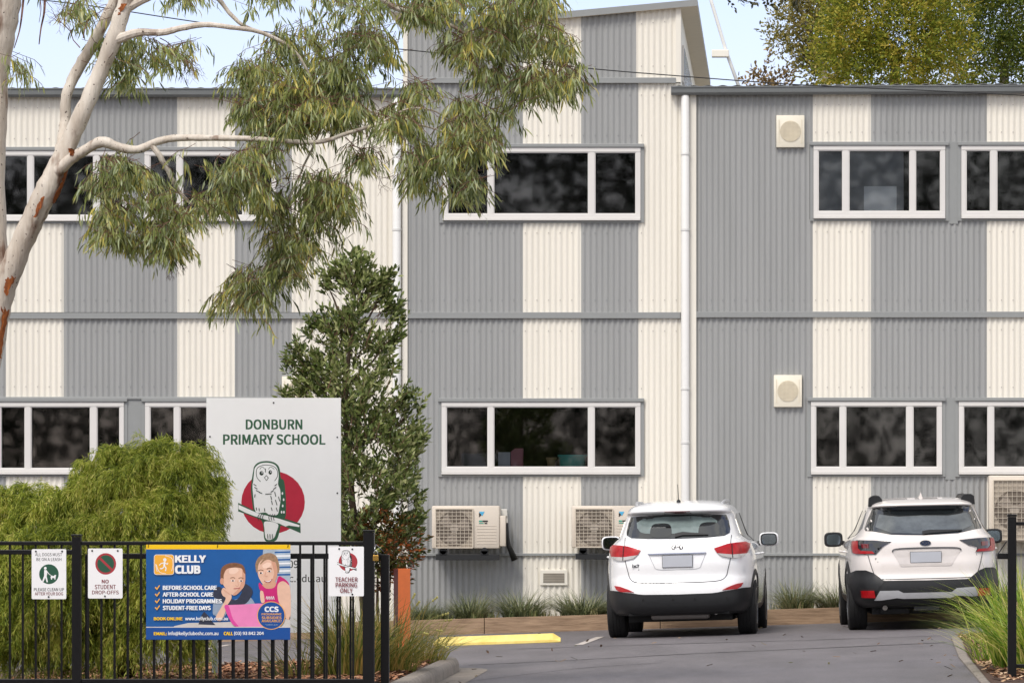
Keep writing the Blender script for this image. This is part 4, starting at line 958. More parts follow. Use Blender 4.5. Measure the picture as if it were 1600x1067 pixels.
pl = thing('padlock', 'small brass padlock hanging between the fence post and the gate end', 'padlock', (fx(588.5), YF+.0, fz(875)))
mb = MB(); mb.box((fx(583.5), YF-.06, fz(876)), (fx(592), YF-.035, fz(867)), bev=.003); part('lock_body', mb, M('brass', 'b9924a', .3, metal=.8), pl)
mb = MB(); mb.tube([(fx(585)+.0, YF-.048, fz(868)), (fx(585), YF-.048, fz(862)), (fx(588), YF-.048, fz(859.5)), (fx(590.5), YF-.048, fz(862)), (fx(590.5), YF-.048, fz(868))], .004, 8); part('shackle', mb, CHROME, pl, smooth=True)
mb = MB(); mb.tube([(fx(585.5), YF-.046, fz(862)), (fx(587), YF-.02, fz(850)), (fx(592), YF+.1, fz(856)), (fx(597), YF+.18, fz(862))], .004, 6); part('chain', mb, CHROME, pl, smooth=True)
gp = thing('gate_post', 'tall black square steel post with catch bracket beside the strappy grass at right', 'gate post', (fx(1581), YF, gz(2, YF)))
p_ = pbox('post', gp, 1574.5, 1588, 807, 1090, YF-.036, YF+.036); pbox('post_cap', p_, 1573.8, 1588.7, 803, 806.8, YF-.04, YF+.04)
pbox('rail', gp, 1588.1, 1800, 815, 820.5, YF-.018, YF+.018); pbox('rail', gp, 1588.1, 1800, 1037, 1043, YF-.018, YF+.018)
pbox('catch_bracket', gp, 1558, 1574.4, 864, 873, YF-.03, YF+.03); mb = MB(); mb.tube([(fx(1573), YF-.0, fz(845)), (fx(1560), YF, fz(864))], .005, 6); part('brace', mb, BLACKF, gp)
for k in range(10): pbox('picket', gp, 1606+20.6*k, 1609+20.6*k, 820.3, 1037.2, YF-.0085, YF+.0085, bev=0)

SIGNW = M('sign_white', 'f0f0f1', .35, var=.02, scale=3); SG = M('sign_green', '2f5a41', .5); SR = M('sign_red', 'b5203a', .5); SMR = M('sign_maroon', '7a3038', .5); SRW = M('sign_weathered_red', 'a8333c', .5)
INK = M('ink_dark', '27352b', .5); BOLT = M('bolt_black', '141414', .5); INKG = M('ink_grey','2c2c2c',.5)
def plate(name, label, cat, px0, px1, py0, py1, Y, r=3, mat=SIGNW, bolts=(), th=.004):
    a = P(px0, py1, Y); b = P(px1, py0, Y); t = thing(name, label, cat, ((a.x+b.x)/2, Y, a.z))
    pts = []
    for cx, cy, q in ((px1-r,py0+r,0),(px0+r,py0+r,1),(px0+r,py1-r,2),(px1-r,py1-r,3)):
        for k in range(5):
            an = R(90*q+22.5*k); pts.append((cx+r*math.cos(an), cy-r*math.sin(an)))
    mb = MB(); mb.prism([(P(x,y,Y).x, P(x,y,Y).z) for x, y in pts], Y-.001, Y-.001+th); pan = part('panel', mb, mat, t, fixn=True)
    for x, y in bolts:
        m = MB(); c = P(x, y, Y); m.lathe([(.007, -.006), (.008, -.001)], (c.x, Y, c.z), 'y', 10); part('bolt', m, BOLT, t)
    return t, pan
def owl(A, f, s=1.0, RED=SR, GR=SG, WH=None, detail=True):
    """the school's owl-on-branch crest; f maps emblem coordinates to photo pixels"""
    WH = WH or SIGNW
    q = lambda pts: [f(x, y) for x, y in pts]
    A.ell(*f(520,757), 204*s, 200*s, RED)
    A.poly(q([(392,560),(400,525),(430,500),(480,492),(530,503),(560,535),(570,600),(590,620),(600,700),(603,780),(600,850),(575,880),(560,950),(540,1000),(500,1008),(465,995),(455,900),(430,850),(398,820),(385,750),(378,680),(380,640),(385,600)]), GR, True)
    A.poly(q([(296,760),(360,790),(420,822),(480,838),(560,850),(695,892),(697,955),(640,930),(600,915),(560,905),(500,890),(420,860),(340,830),(296,815)]), GR)
    A.poly(q([(298,772),(360,800),(430,830),(560,862),(690,903),(688,915),(620,905),(600,912),(560,893),(480,870),(400,845),(340,822),(298,800)]), WH)
    A.poly(q([(398,570),(405,535),(435,510),(480,503),(525,513),(548,540),(556,590),(552,640),(566,680),(568,740),(560,790),(548,835),(500,838),(470,822),(420,825),(402,800),(395,740),(390,690),(388,650),(393,620)]), WH, True)
    A.poly(q([(468,880),(550,895),(540,950),(525,985),(495,998),(472,985),(465,930)]), WH, True)
    ln = lambda pts, w: A.line(q(pts), w*s, INK)
    ln([(412,570),(418,540),(445,522),(480,518),(520,525),(545,550),(548,590),(530,620)], 4); ln([(412,570),(418,600),(440,625)], 4)
    ln([(435,545),(450,530),(468,545)], 3); ln([(490,545),(505,530),(528,545)], 3)
    A.ell(*f(446,571), 13*s, 14*s, INK); A.ell(*f(502,565), 11*s, 14*s, INK); ln([(471,540),(471,565)], 5)
    A.ell(*f(450,567), 4*s, 4*s, WH); A.ell(*f(505,562), 3.5*s, 4*s, WH)
    A.poly(q([(462,598),(478,583),(492,600),(478,620)]), INK); A.poly(q([(467,599),(478,588),(487,601),(478,614)]), WH)
    for x, y, dx, dy in [(395,640,18,12),(400,660,20,12),(410,680,25,12),(430,692,20,8),(545,640,-15,12),(540,660,-18,14),(525,680,-20,12),(470,705,40,-3),(505,715,6,25),(530,690,8,30),(510,745,6,28),(535,740,10,35),(555,720,8,30),(540,790,8,25),(508,790,6,20),(412,790,3,18),(430,795,2,18),(465,795,2,20),(405,705,-3,20)]:
        ln([(x,y),(x+dx,y+dy)], 5)
    for x, y in [(580,700),(588,740),(582,780),(590,820),(575,820)]: A.ell(*f(x,y), 5*s, 9*s, WH)
    for x in (425,440,455,495,510,525): ln([(x+8,832),(x-2,850),(x+2,872)], 4)
    for x in (485,500,515): ln([(x,960),(x+2,990)], 4)

# --- main school board
YB = 48.0
t, pan = plate('school_sign', 'tall white school board with a green owl on a red disc, behind the fence', 'sign', 322.5, 532.5, 621.5, 938, YB, .5, bolts=[(427.5,629),(328,682),(527,683),(527,770),(328,850)], th=.02)
mb = MB(); a = P(323, 988, YB); b = P(528, 938.7, YB); mb.box((a.x, YB-.001, a.z), (b.x, YB+.019, b.z)); part('lower_panel', mb, SIGNW, t)
A = Art(YB, t); z2 = lambda x, y: (300+x/4.104, 600+y/4.104)
A.text('DONBURN', 384, 472.5, 655, 671, SG, .02); A.text('PRIMARY SCHOOL', 348.5, 508.5, 678.3, 694.7, SG, .02)
A2 = Art(YB); owl(A2, z2, 1/4.104); part('owl_emblem', A2.mb, None, t)
A = Art(YB, t); A.text('09', 451, 466, 875, 887, INKG, .002); A.text('c.edu.au', 452, 509, 897, 909, INKG, .002)
for px in (335, 522):
    mb = MB(); a = P(px, 1060, YB); mb.tube([(a.x, YB+.05, -.15), (a.x, YB+.05, P(0,625,YB).z)], .028, 14); part('post', mb, M('galvanised', '9aa09d', .45, metal=.3), t, smooth='auto')
# --- dog sign
DG = M('dog_green', '24543f', .5)
t, pan = plate('dog_sign', 'small white sign with green disc of a person walking a dog', 'sign', 49.5, 103.5, 857.5, 935.5, YF-.03, 2, bolts=[(56,861),(97,861),(76,932)])
A = Art(YF-.03, t); A.text('ALL DOGS MUST', 55, 97, 863.5, 868.5, INKG, .002); A.text('BE ON A LEASH', 57, 96, 871, 876, INKG, .002)
A.ell(76.5, 896.5, 15.3, 15.5, DG); W_ = SIGNW
A.ell(70.8, 887.3, 2.1, 2.2, W_); A.poly([(69,890),(73,890),(74,894),(73,900),(75,909),(72.8,909),(70.8,902),(68,908.5),(65.8,908),(69,899)], W_); A.line([(73,891.5),(76.5,896),(79,898)], 1, W_); A.line([(79,898),(82,899.5)], .5, W_)
A.poly([(79,901),(80,898.8),(84,899.4),(86,897.5),(88,898.5),(87,900.5),(86.5,905),(85.3,905),(85,902.5),(81.5,902.5),(81.3,905),(80,905)], W_)
A.text('PLEASE CLEAN UP', 53, 100, 918, 923, INKG, .002); A.text('AFTER YOUR DOG', 54.5, 98.5, 924.6, 929.6, SMR, .004); part('dog_symbol', A.mb, None, t)
# --- no student drop offs
t, pan = plate('drop_off_sign', 'small white no drop-offs sign with a red ringed green disc', 'sign', 137.5, 191.5, 856.5, 934.5, YF-.03, 2, bolts=[(144,860),(184,860),(164,931)])
A = Art(YF-.03, t); A.ell(165.2, 880.5, 16.3, 16.8, SRW); A.ell(165.2, 880.5, 13.2, 13.6, DG); A.poly([(153.5,871.5),(156,869),(177,889.5),(174.5,892)], SRW)
A.text('NO', 159, 170, 905, 911, SMR, .025); A.text('STUDENT', 148, 181, 913, 920, SMR, .01); A.text('DROP-OFFS', 144, 185.5, 922, 928, SMR, .01); part('prohibition_symbol', A.mb, None, t)
# --- teacher parking
t, pan = plate('parking_sign', 'small white teacher parking sign with an owl on a red disc beside the post', 'sign', 513.5, 568.5, 853.5, 931, YF-.035, 1.5, bolts=[(530,857),(550.5,857.5),(550.5,928)])
A = Art(YF-.035, t); owl(A, lambda x, y: (527+(x-296)/13.3, 859+(y-492)/14.3), 1/13.8, SRW, INKG)
A.text('TEACHER', 524, 559, 901.3, 908.3, SMR, .01); A.text('PARKING', 524.5, 558, 909.8, 917, SMR, .01); A.text('ONLY', 531.5, 551, 918.5, 925.5, SMR, .01); part('owl_emblem', A.mb, None, t)
# --- banner
BLU = M('banner_blue', '11589c', .45, var=.15, scale=1.3); BLU2 = M('banner_deep_blue', '0c4a94', .45, var=.04); YEL = M('banner_yellow', 'f2c400', .5, var=.03); ORG = M('banner_orange', 'f0ae38', .5, var=.06, scale=9)
OW = M('print_white', 'eceef0', .5); SK = M('print_skin', 'e2b8a0', .6, var=.08, scale=12); SK2 = M('print_skin_shade', 'cf9a80', .6, var=.05); HB = M('print_hair_brown', '7d5236', .6, var=.3, scale=40); HL = M('print_hair_light', '9a7a5c', .6, var=.3, scale=40)
PNK = M('print_pink', 'd9479a', .5, var=.1, scale=6); PNKL = M('print_light_pink', 'e884b8', .5, var=.08); MAG = M('print_magenta', 'c41e6f', .5, var=.1); NAV = M('print_navy', '2a2f42', .6, var=.25, scale=20); GRS = M('print_grey_sleeve', '8d9db2', .6, var=.15, scale=20); LIP = M('print_lip', 'b0605c', .6); EYE = M('print_eye', '3a2c2a', .5); BACKL = M('print_backdrop', 'a9b8c6', .6, var=.2, scale=8); FLR = M('print_table', 'c9c3be', .6, var=.08)
YN = YF-.028
t, pan = plate('banner', 'blue and yellow printed banner with two smiling children tied to the fence', 'banner', 228.3, 453.5, 850.5, 999, YN, .4, mat=BLU, th=.003)
z3 = lambda x, y: (220+x/4.4444, 840+y/4.4444); Q = lambda pts: [z3(*p) for p in pts]
A = Art(YN)
A.poly(Q([(37,47),(1039,47),(1039,79),(37,79)]), YEL)
A.poly(Q([(850,80),(1039,80),(1039,560),(870,470),(840,200)]), BACKL)
for k in range(7): A.poly(Q([(930,95+k*26),(1039,92+k*26),(1039,103+k*26),(930,106+k*26)]), OW if k%2 else BLU)
A.poly(Q([(230,612),(330,590),(560,585),(1039,560),(1039,618),(230,618)]), FLR)
A.poly(Q([(400,600),(420,540),(440,510),(470,540),(500,585),(520,605)]), NAV)
part('photo_backdrop', A.mb, None, t); k0 = A.k
def cont(): B_ = Art(YN, t); B_.k = k0; return B_
# girl
A = cont()
A.poly(Q([(800,225),(796,180),(818,135),(860,110),(905,106),(942,128),(960,180),(962,225),(950,245),(930,225),(850,200),(815,225),(806,240)]), HL, True)
A.poly(Q([(812,225),(822,175),(855,145),(900,138),(932,165),(948,215),(946,265),(925,315),(895,345),(862,338),(832,298),(815,260)]), SK, True)
A.poly(Q([(905,150),(935,175),(948,215),(946,262),(925,312),(900,340),(915,290),(925,240)]), SK2, True); A.poly(Q([(845,190),(880,170),(905,180),(890,205),(855,210)]), M('print_skin_light', 'f0cdb8', .6), True)
A.poly(Q([(830,175),(860,142),(905,136),(935,165),(920,165),(890,150),(860,158),(835,182)]), HL, True)
A.poly(Q([(925,255),(946,240),(945,275),(925,315),(905,335),(915,300)]), SK2, True)
A.poly(Q([(850,320),(930,300),(935,345),(880,365),(845,350)]), SK2, True)
A.poly(Q([(825,310),(870,350),(930,340),(955,270),(985,275),(1025,310),(1039,370),(1039,440),(1000,440),(940,460),(850,450),(835,380),(820,340)]), MAG, True)
A.poly(Q([(950,330),(985,300),(1020,320),(1039,360),(1039,550),(1005,556),(985,500),(955,430)]), SK, True)
A.poly(Q([(830,370),(850,375),(860,440),(840,450),(830,420)]), SK, True)
for (x, y) in ((834,243),(893,231)): A.ell(*z3(x,y), 3.0, 1.2, OW); A.ell(*z3(x,y), 1.5, 1.3, EYE); A.line(Q([(x-18,y-16),(x,y-22),(x+18,y-16)]), 1, HB)
A.line(Q([(868,235),(862,262),(872,268),(880,262)]), .7, SK2); A.poly(Q([(856,296),(885,298),(915,283),(900,306),(880,310),(865,306)]), LIP, True); A.poly(Q([(863,298),(885,300),(908,288),(895,302),(880,305)]), OW, True)
for x in (870,885,900,915): A.line(Q([(x,425),(x+6,405),(x+12,428)]), .8, OW)
part('photo_child', A.mb, None, t); k0 = A.k
A = cont()
A.poly(Q([(500,520),(510,420),(540,380),(570,400),(640,430),(740,400),(790,450),(770,465),(640,475),(560,570),(520,540)]), GRS, True)
A.poly(Q([(525,345),(560,345),(600,400),(660,430),(700,380),(715,320),(750,330),(775,360),(770,400),(720,460),(600,470),(560,440),(500,400)]), NAV, True)
A.poly(Q([(565,245),(575,200),(640,180),(700,190),(725,250),(722,320),(700,360),(655,398),(615,380),(580,335),(562,300)]), SK, True)
A.poly(Q([(700,195),(724,250),(721,318),(700,358),(660,396),(640,392),(680,350),(700,300),(705,240)]), SK2, True); A.poly(Q([(620,215),(660,205),(680,225),(650,250),(615,245)]), M('print_skin_light'), True)
A.poly(Q([(555,300),(558,220),(590,185),(650,172),(710,190),(728,245),(715,240),(700,212),(650,205),(600,215),(578,250),(574,290)]), HB, True)
A.ell(*z3(564,300), 3, 5, SK2)
for (x, y) in ((640,297),(697,298)): A.ell(*z3(x,y), 2.8, 1.1, OW); A.ell(*z3(x,y), 1.4, 1.2, EYE); A.line(Q([(x-18,y-18),(x,y-23),(x+16,y-17)]), 1, HB)
A.line(Q([(672,295),(678,328),(668,334),(658,328)]), .7, SK2); A.line(Q([(645,352),(668,350),(690,346)]), 1.3, LIP)
A.poly(Q([(560,370),(575,345),(600,360),(625,385),(630,420),(600,470),(585,520),(555,575),(520,555),(560,480),(590,420),(570,400)]), SK, True)
for k in range(4): A.line(Q([(572+k*12,352+k*9),(590+k*11,378+k*6)]), .7, SK2)
part('photo_child', A.mb, None, t); k0 = A.k
A = cont()
A.poly(Q([(583,470),(700,462),(840,455),(900,470),(940,615),(670,615),(625,560),(600,510)]), PNKL, True); A.poly(Q([(583,472),(610,470),(640,560),(680,614),(640,600),(600,530)]), PNK, True)
part('photo_bowl', A.mb, None, t); k0 = A.k
A = cont()
A.poly(Q([(37,616),(1039,616),(1039,622),(37,622)]), FLR); A.poly(Q([(37,622),(1039,622),(1039,705),(37,705)]), BLU2)
A.ell(*z3(906,538), 22, 22, ORG); A.ell(*z3(906,538), 21, 21, BLU2)
A.text('CCS', 413.5, 435.5, 947, 955.5, OW, .04)
for s_, y0, y1, c in (('PROGRAMME',957.3,960.6,ORG),('SUBSIDIES',962.3,966.6,ORG),('AVAILABLE!',967.5,971.4,ORG)): A.text(s_, 409, 440, y0, y1, c, .012)
A.text('*Conditions apply', 414, 434, 974.3, 976.8, BACKL, 0)
part('round_badge', A.mb, None, t); k0 = A.k
A = cont()
def rr(x0, y0, x1, y1, r): 
    p = []
    for cx, cy, q in ((x1-r,y0+r,0),(x0+r,y0+r,1),(x0+r,y1-r,2),(x1-r,y1-r,3)):
        for k in range(5): an = R(90*q+22.5*k); p.append((cx+r*math.cos(an), cy-r*math.sin(an)))
    return Q(p)
A.poly(rr(92,115,232,256,18), OW); A.poly(rr(95,118,229,253,16), ORG)
A.line(Q([(115,235),(105,180),(130,235),(175,248)]), .8, OW); A.line(Q([(170,122),(215,140),(225,185),(215,230)]), .8, OW)
A.ell(*z3(168,152), 2.6, 2.7, OW); A.line(Q([(166,165),(164,195)]), 2.6, OW); A.line(Q([(164,172),(142,178),(130,190)]), 1.4, OW); A.line(Q([(168,172),(185,182),(188,172)]), 1.4, OW); A.line(Q([(164,196),(150,212),(134,212)]), 1.7, OW); A.line(Q([(165,196),(176,208),(172,230)]), 1.7, OW)
part('logo', A.mb, None, t)
A = cont()
A.text('KELLY', 273.5, 322, 867, 878.5, OW, .045); A.text('CLUB', 273.5, 313.5, 882.5, 896, OW, .045)
for i, (s_, x1) in enumerate((('BEFORE-SCHOOL CARE',339),('AFTER-SCHOOL CARE',333.5),('HOLIDAY PROGRAMMES',347),('STUDENT-FREE DAYS',329.5))):
    y = 914.3+i*10.5; A.text(s_, 254.5, x1, y, y+6.8, OW, .035); A.poly([(242,y+3.2),(243.6,y+1.8),(245.3,y+4.2),(249,y-.8),(250.3,y),(245.5,y+7)], ORG)
A.text('BOOK ONLINE', 240.5, 285.5, 963.5, 968.5, YEL, .04); A.text('www.kellyclub.com.au', 289.5, 356.5, 962.8, 970, OW, .01)
A.text('EMAIL:', 240.5, 261, 986.8, 991.8, YEL, .04); A.text('info@kellycluboshc.com.au', 263, 341.5, 985.8, 993.2, OW, .01); A.text('CALL', 349.8, 364.5, 986.3, 991.8, YEL, .04); A.text('(03) 93 842 204', 366, 412.5, 985.8, 992.5, OW, .01)
part('tick_marks', A.mb, None, t)
for x, y in ((232,850),(340,850),(450,850),(341,998),(229,998),(453,962)):
    mb = MB(); mb.tube([(fx(x), YN-.003, fz(y+5)), (fx(x)+.004, YN-.008, fz(y+1)), (fx(x)+.002, YF+.02, fz(y-2))], .0025, 5); part('cable_tie', mb, BOLT, t)
# --- orange totem
Yt = 49.5
A_ = P(615,0,Yt+.12); B_ = P(622,0,Yt); C_ = P(641,0,Yt+.10); zt = P(0,888,Yt).z; zb1 = P(0,1034,Yt).z
t = thing('orange_marker', 'bright orange folded steel marker post half hidden behind strappy leaves', 'marker post', (B_.x, Yt, bed_left(B_.x, Yt)))
mb = MB(); D_ = Vector((A_.x+(C_.x-B_.x), Yt+.22, 0)); zc1 = P(0,1024,Yt).z
vs = [(A_.x,A_.y,zb1),(B_.x,B_.y,zb1),(C_.x,C_.y,zc1),(D_.x,D_.y,zc1),(A_.x,A_.y,zt),(B_.x,B_.y,zt),(C_.x,C_.y,zt),(D_.x,D_.y,zt)]
mb.add(vs, [(0,1,5,4)], M('marker_red', '4e0f0c', .5, var=.15)); mb.add(vs, [(1,2,6,5),(2,3,7,6),(3,0,4,7),(4,5,6,7),(3,2,1,0)], M('marker_orange', 'ee7b3e', .5, var=.08)); part('blade', mb, None, t)
mb = MB(); mb.box((P(626,0,Yt).x, Yt+.08, bed_left(B_.x,Yt)-.05), (P(631,0,Yt).x, Yt+.12, zb1+.02)); part('leg', mb, BLACKF, t)
# --- wire and mast
wp = [(-300,-40),(75,1.6),(177,15),(302,34),(553,69),(671,82),(905,106),(1054,118.6),(1250,133),(1453,142),(1600,149.5),(1900,166)]
mb = MB(); mb.tube([P(a, b, 51) for a, b in catmull(wp, 5, False)], .0055, 6); tag(part('overhead_cable', mb, M('cable_black', '1b1b1c', .6), smooth=True), 'thin black overhead cable sagging across the front of the whole building', 'cable')
t = thing('mast', 'slender white steel lighting mast leaning behind the right of the tower', 'mast', P(1165, 165, 82))
mb = MB(); mb.tube([P(1102,-30,82), P(1113,8,82), P(1135,82,82), P(1165,165,82)], .028, 8); part('pole', mb, WHITEP, t, smooth=True)
mb = MB(); a = P(1112,90,82); b = P(1139,79,82); mb.box((a.x,81.9,a.z),(b.x,82.1,b.z), bev=.01); part('fixture', mb, CREAM, t)

# ------------------------------------------------------------------ plants
def in_poly(x, y, poly):
    c = False; n = len(poly); j = n-1
    for i in range(n):
        if (poly[i][1] > y) != (poly[j][1] > y) and x < (poly[j][0]-poly[i][0])*(y-poly[i][1])/(poly[j][1]-poly[i][1])+poly[i][0]: c = not c
        j = i
    return c
def leaf_mesh(name, P0, D, L, W, mat, parent, bend=.15, roll=None, prof=(.0,1.0,.8,.0)):
    """P0,D (N,3) arrays; long pointed leaves"""
    N = len(P0); D = D/np.linalg.norm(D, axis=1)[:,None]
    rv = nr.randn(N,3); S_ = np.cross(D, rv); S_ /= np.linalg.norm(S_,axis=1)[:,None]; B_ = np.cross(D, S_)
    L = L[:,None]; W = W[:,None]; b = (nr.randn(N,1)*bend)*L
    c1 = P0+D*L*.35+B_*b*.6; c2 = P0+D*L*.7+B_*b*.5; tip = P0+D*L-B_*b*.2
    V = np.stack([P0, c1-S_*W*.5, c1+S_*W*.5, c2-S_*W*.5*prof[2], c2+S_*W*.5*prof[2], tip], 1).reshape(-1,3)
    if parent is not None:
        l = rootof(parent).location; V = V-np.array([l.x,l.y,l.z])
    o = np.arange(N)[:,None]*6
    T1 = (o+np.array([[0,1,2]])); Q = (o+np.array([[1,3,4,2]])); T2 = (o+np.array([[3,5,4]]))
    idx = np.concatenate([T1, Q, T2], 1).reshape(-1)
    me = bpy.data.meshes.new(name); me.vertices.add(N*6); me.vertices.foreach_set('co', V.astype(np.float32).reshape(-1))
    me.loops.add(len(idx)); me.loops.foreach_set('vertex_index', idx.astype(np.int32))
    st = (np.arange(N)[:,None]*10+np.array([[0,3,7]])).reshape(-1); me.polygons.add(N*3); me.polygons.foreach_set('loop_start', st.astype(np.int32))
    me.update(calc_edges=True); me.validate(); me.materials.append(mat); return link(name, me, parent)
BARK = M('gum_bark', 'ddd5c9', .75, var=.2, scale=2.6, stretch=(3,3,.5), bump=.7, bscale=10, col2='b6a898')
def bark_detail(m):
    t = m.node_tree; b = t.nodes['Principled BSDF']; src = b.inputs['Base Color'].links[0].from_socket; L = t.links.new
    tc = t.nodes.new('ShaderNodeTexCoord'); mp = t.nodes.new('ShaderNodeMapping'); mp.inputs['Scale'].default_value = (1,1,.3); L(tc.outputs['Object'], mp.inputs[0])
    n = t.nodes.new('ShaderNodeTexNoise'); n.inputs['Scale'].default_value = 7; n.inputs['Detail'].default_value = 5; L(mp.outputs[0], n.inputs[0])
    r = t.nodes.new('ShaderNodeValToRGB'); r.color_ramp.elements[0].position = .56; r.color_ramp.elements[1].position = .68; r.color_ramp.elements[0].color = (0,0,0,1); L(n.outputs[0], r.inputs[0])
    mx = t.nodes.new('ShaderNodeMixRGB'); L(r.outputs[0], mx.inputs[0]); L(src, mx.inputs[1]); mx.inputs[2].default_value = (*lin('7a5f4e'), 1)
    v = t.nodes.new('ShaderNodeTexNoise'); v.inputs['Scale'].default_value = 34; v.inputs['Detail'].default_value = 2; L(tc.outputs['Object'], v.inputs[0])
    r2 = t.nodes.new('ShaderNodeValToRGB'); r2.color_ramp.elements[0].position = .68; r2.color_ramp.elements[1].position = .72; r2.color_ramp.elements[0].color = (0,0,0,1); L(v.outputs[0], r2.inputs[0])
    m2 = t.nodes.new('ShaderNodeMixRGB'); L(r2.outputs[0], m2.inputs[0]); L(mx.outputs[0], m2.inputs[1]); m2.inputs[2].default_value = (*lin('3f2d25'), 1); L(m2.outputs[0], b.inputs['Base Color'])
bark_detail(BARK)
RUST = M('torn_bark', 'b5672c', .85, var=.4, scale=20, stretch=(3,3,.6), col2='5a2a14', bump=.5)
TWIG = M('twig', '6a4a3c', .8, var=.2)
gt = thing('gum_tree', 'large pale barked gum tree leaning in from the left edge with drooping olive leaves', 'tree', P(-60, 1060, 44.6))
def limb(mb, pts, Y, n=12, jig=.6, nodes=6):
    """pts: (px,py,r_px[,dy])"""
    q = catmull([(p[0], p[1], p[2], p[3] if len(p) > 3 else 0) for p in pts], nodes, False)
    s = Y/FPX; mb.tube([P(a+rnd.uniform(-jig,jig), b, Y+d) for a, b, r, d in q], [max(.003, r*s*rnd.uniform(.94,1.06)) for a, b, r, d in q], n)
YE = 44.5
mb = MB()
limb(mb, [(-75,1075,48,0),(-50,800,36,0),(-30,600,27,0),(-12,500,25,0),(-8,430,25,0),(-13,330,21,0),(-12,200,22,0),(-8,90,25,0),(0,30,28,0),(10,-40,30,0)], YE, 20)
limb(mb, [(-12,520,22,0),(2,465,19,-.05),(22,410,18,-.1),(48,350,18,-.15),(72,300,18.5,-.2),(90,262,16,-.2),(108,222,13.5,-.2),(132,170,13,-.25),(157,112,12.5,-.25),(180,55,12.5,-.3),(196,5,12,-.3),(215,-50,11,-.3)], YE, 18)
limb(mb, [(88,262,10,-.2),(97,225,9.5,-.1),(102,190,9,0),(104,150,8.5,0),(118,115,9,.05),(142,75,9.5,.05),(163,35,9,0),(182,-5,9,0),(200,-50,8,0)], YE, 14)
limb(mb, [(90,268,10,-.25),(112,248,9,-.3),(138,232,8,-.35),(160,222,8.5,-.4),(185,230,7,-.4),(215,234,6.5,-.4),(245,222,6,-.4),(275,216,5.5,-.45),(330,216,4.8,-.5),(390,217,4.2,-.5),(450,221,3.6,-.5),(500,222,3.4,-.5),(545,208,3,-.4),(595,194,2.4,-.4),(640,192,1.8,-.4),(690,205,1.2,-.4)], YE, 12)
limb(mb, [(176,66,8,-.3),(196,57,7.5,-.35),(220,51,6.5,-.35),(255,51,5.5,-.35),(285,44,5,-.4),(320,39,4.5,-.4),(360,43,4,-.4),(410,52,3.2,-.3),(460,80,2.4,-.2),(490,130,1.6,-.1)], YE, 10)
limb(mb, [(196,14,9,-.3),(215,4,7,-.3),(245,-10,6,-.3),(280,-30,5,-.3)], YE, 10)
limb(mb, [(236,226,5,-.4),(250,245,4.5,-.4),(262,266,4,-.35),(280,300,3.2,-.3),(300,320,2,-.3)], YE, 8)
limb(mb, [(330,-20,4,0),(350,10,3.6,.1),(380,40,3,.1),(430,60,2.2,.2),(470,100,1.5,.2)], YE, 8)
limb(mb, [(560,-30,4.5,-.3),(612,10,4,-.2),(650,22,3.6,-.1),(700,38,3,0),(740,62,2.2,0),(790,90,1.4,.1),(840,120,1,.1)], YE, 8)
limb(mb, [(480,120,2.2,0),(495,150,2,.1),(500,200,1.8,.1),(470,270,1.6,0),(440,340,1.3,0),(425,395,1.6,0),(405,430,1.1,0)], YE, 8)
limb(mb, [(590,195,1.6,-.4),(640,170,1.4,-.4),(690,180,1.2,-.3),(730,230,1,-.2)], YE, 7)
part('trunk', mb, BARK, gt, smooth='auto', fixn=True)
# torn bark flaps round the fork
def bark_patch(rows, dz):
    """rows: (y, x_left, x_right, limb centre, limb radius) in photo px, wrapped on the limb's front"""
    q = catmull(rows, 5, False); mb = MB(); vs = []; K = 7; s_ = YE/FPX
    for y, xl, xr, c, r in q:
        xl += rnd.uniform(-1.3,1.3); xr += rnd.uniform(-1.3,1.3)
        for k in range(K):
            x = xl+(xr-xl)*k/(K-1); u = max(-.97, min(.97, (x-c)/(r*1.06))); x = c+u*r*1.06
            d = r*1.06*math.sqrt(1-u*u)*s_+rnd.uniform(0,.012); vs.append(P(x, y, YE+dz-d))
    mb.add(vs, [(i*K+k, i*K+k+1, (i+1)*K+k+1, (i+1)*K+k) for i in range(len(q)-1) for k in range(K-1)])
    part('torn_bark', mb, RUST, gt, smooth=True, fixn=True)
bark_patch([(262,73,77,90,17),(280,70,77,84,18),(300,63,72,76,18.5),(320,59,66,66,18.5),(340,52,57,59,18.5)], -.18)
bark_patch([(262,101,107,90,17),(280,98,104,84,18),(300,88,96,76,18.5),(318,81,86,68,18.5)], -.18)
bark_patch([(414,17,25,20,18),(425,12,27,16,18.5),(440,8,22,10,19),(452,7,15,8,19),(462,8,12,6,20)], -.06)
bark_patch([(436,-4,6,-6,24),(460,-2,9,-6,24),(480,2,14,-8,24),(500,3,12,-10,25),(530,-2,6,-14,25),(560,-6,2,-18,26)], .0)
bark_patch([(6,190,200,196,12),(16,184,192,193,12),(24,181,186,190,12)], -.3)
bark_patch([(232,106,114,112,12),(238,108,117,112,10),(244,110,116,112,9)], -.3)
mb = MB()
for pts, w in (([(37,-5),(34,25),(30,50),(22,76)],4), ([(70,-5),(69,20),(64,45),(61,70)],4.5), ([(62,-5),(64,15),(61,36)],2), ([(72,2),(80,12),(84,16)],1.4)):
    q = catmull(pts, 5, False); vs = []
    for i, (a, b) in enumerate(q):
        ww = w*(1-.7*i/len(q)); c1 = P(a-ww/2, b, YE-.5); c2 = P(a+ww/2, b, YE-.5+.02*math.sin(i)); vs += [c1, c2]
    mb.add(vs, [(2*i,2*i+1,2*i+3,2*i+2) for i in range(len(q)-1)])
part('bark_strip', mb, M('dry_bark_strip', '6b4e42', .9, var=.3, scale=12), gt)
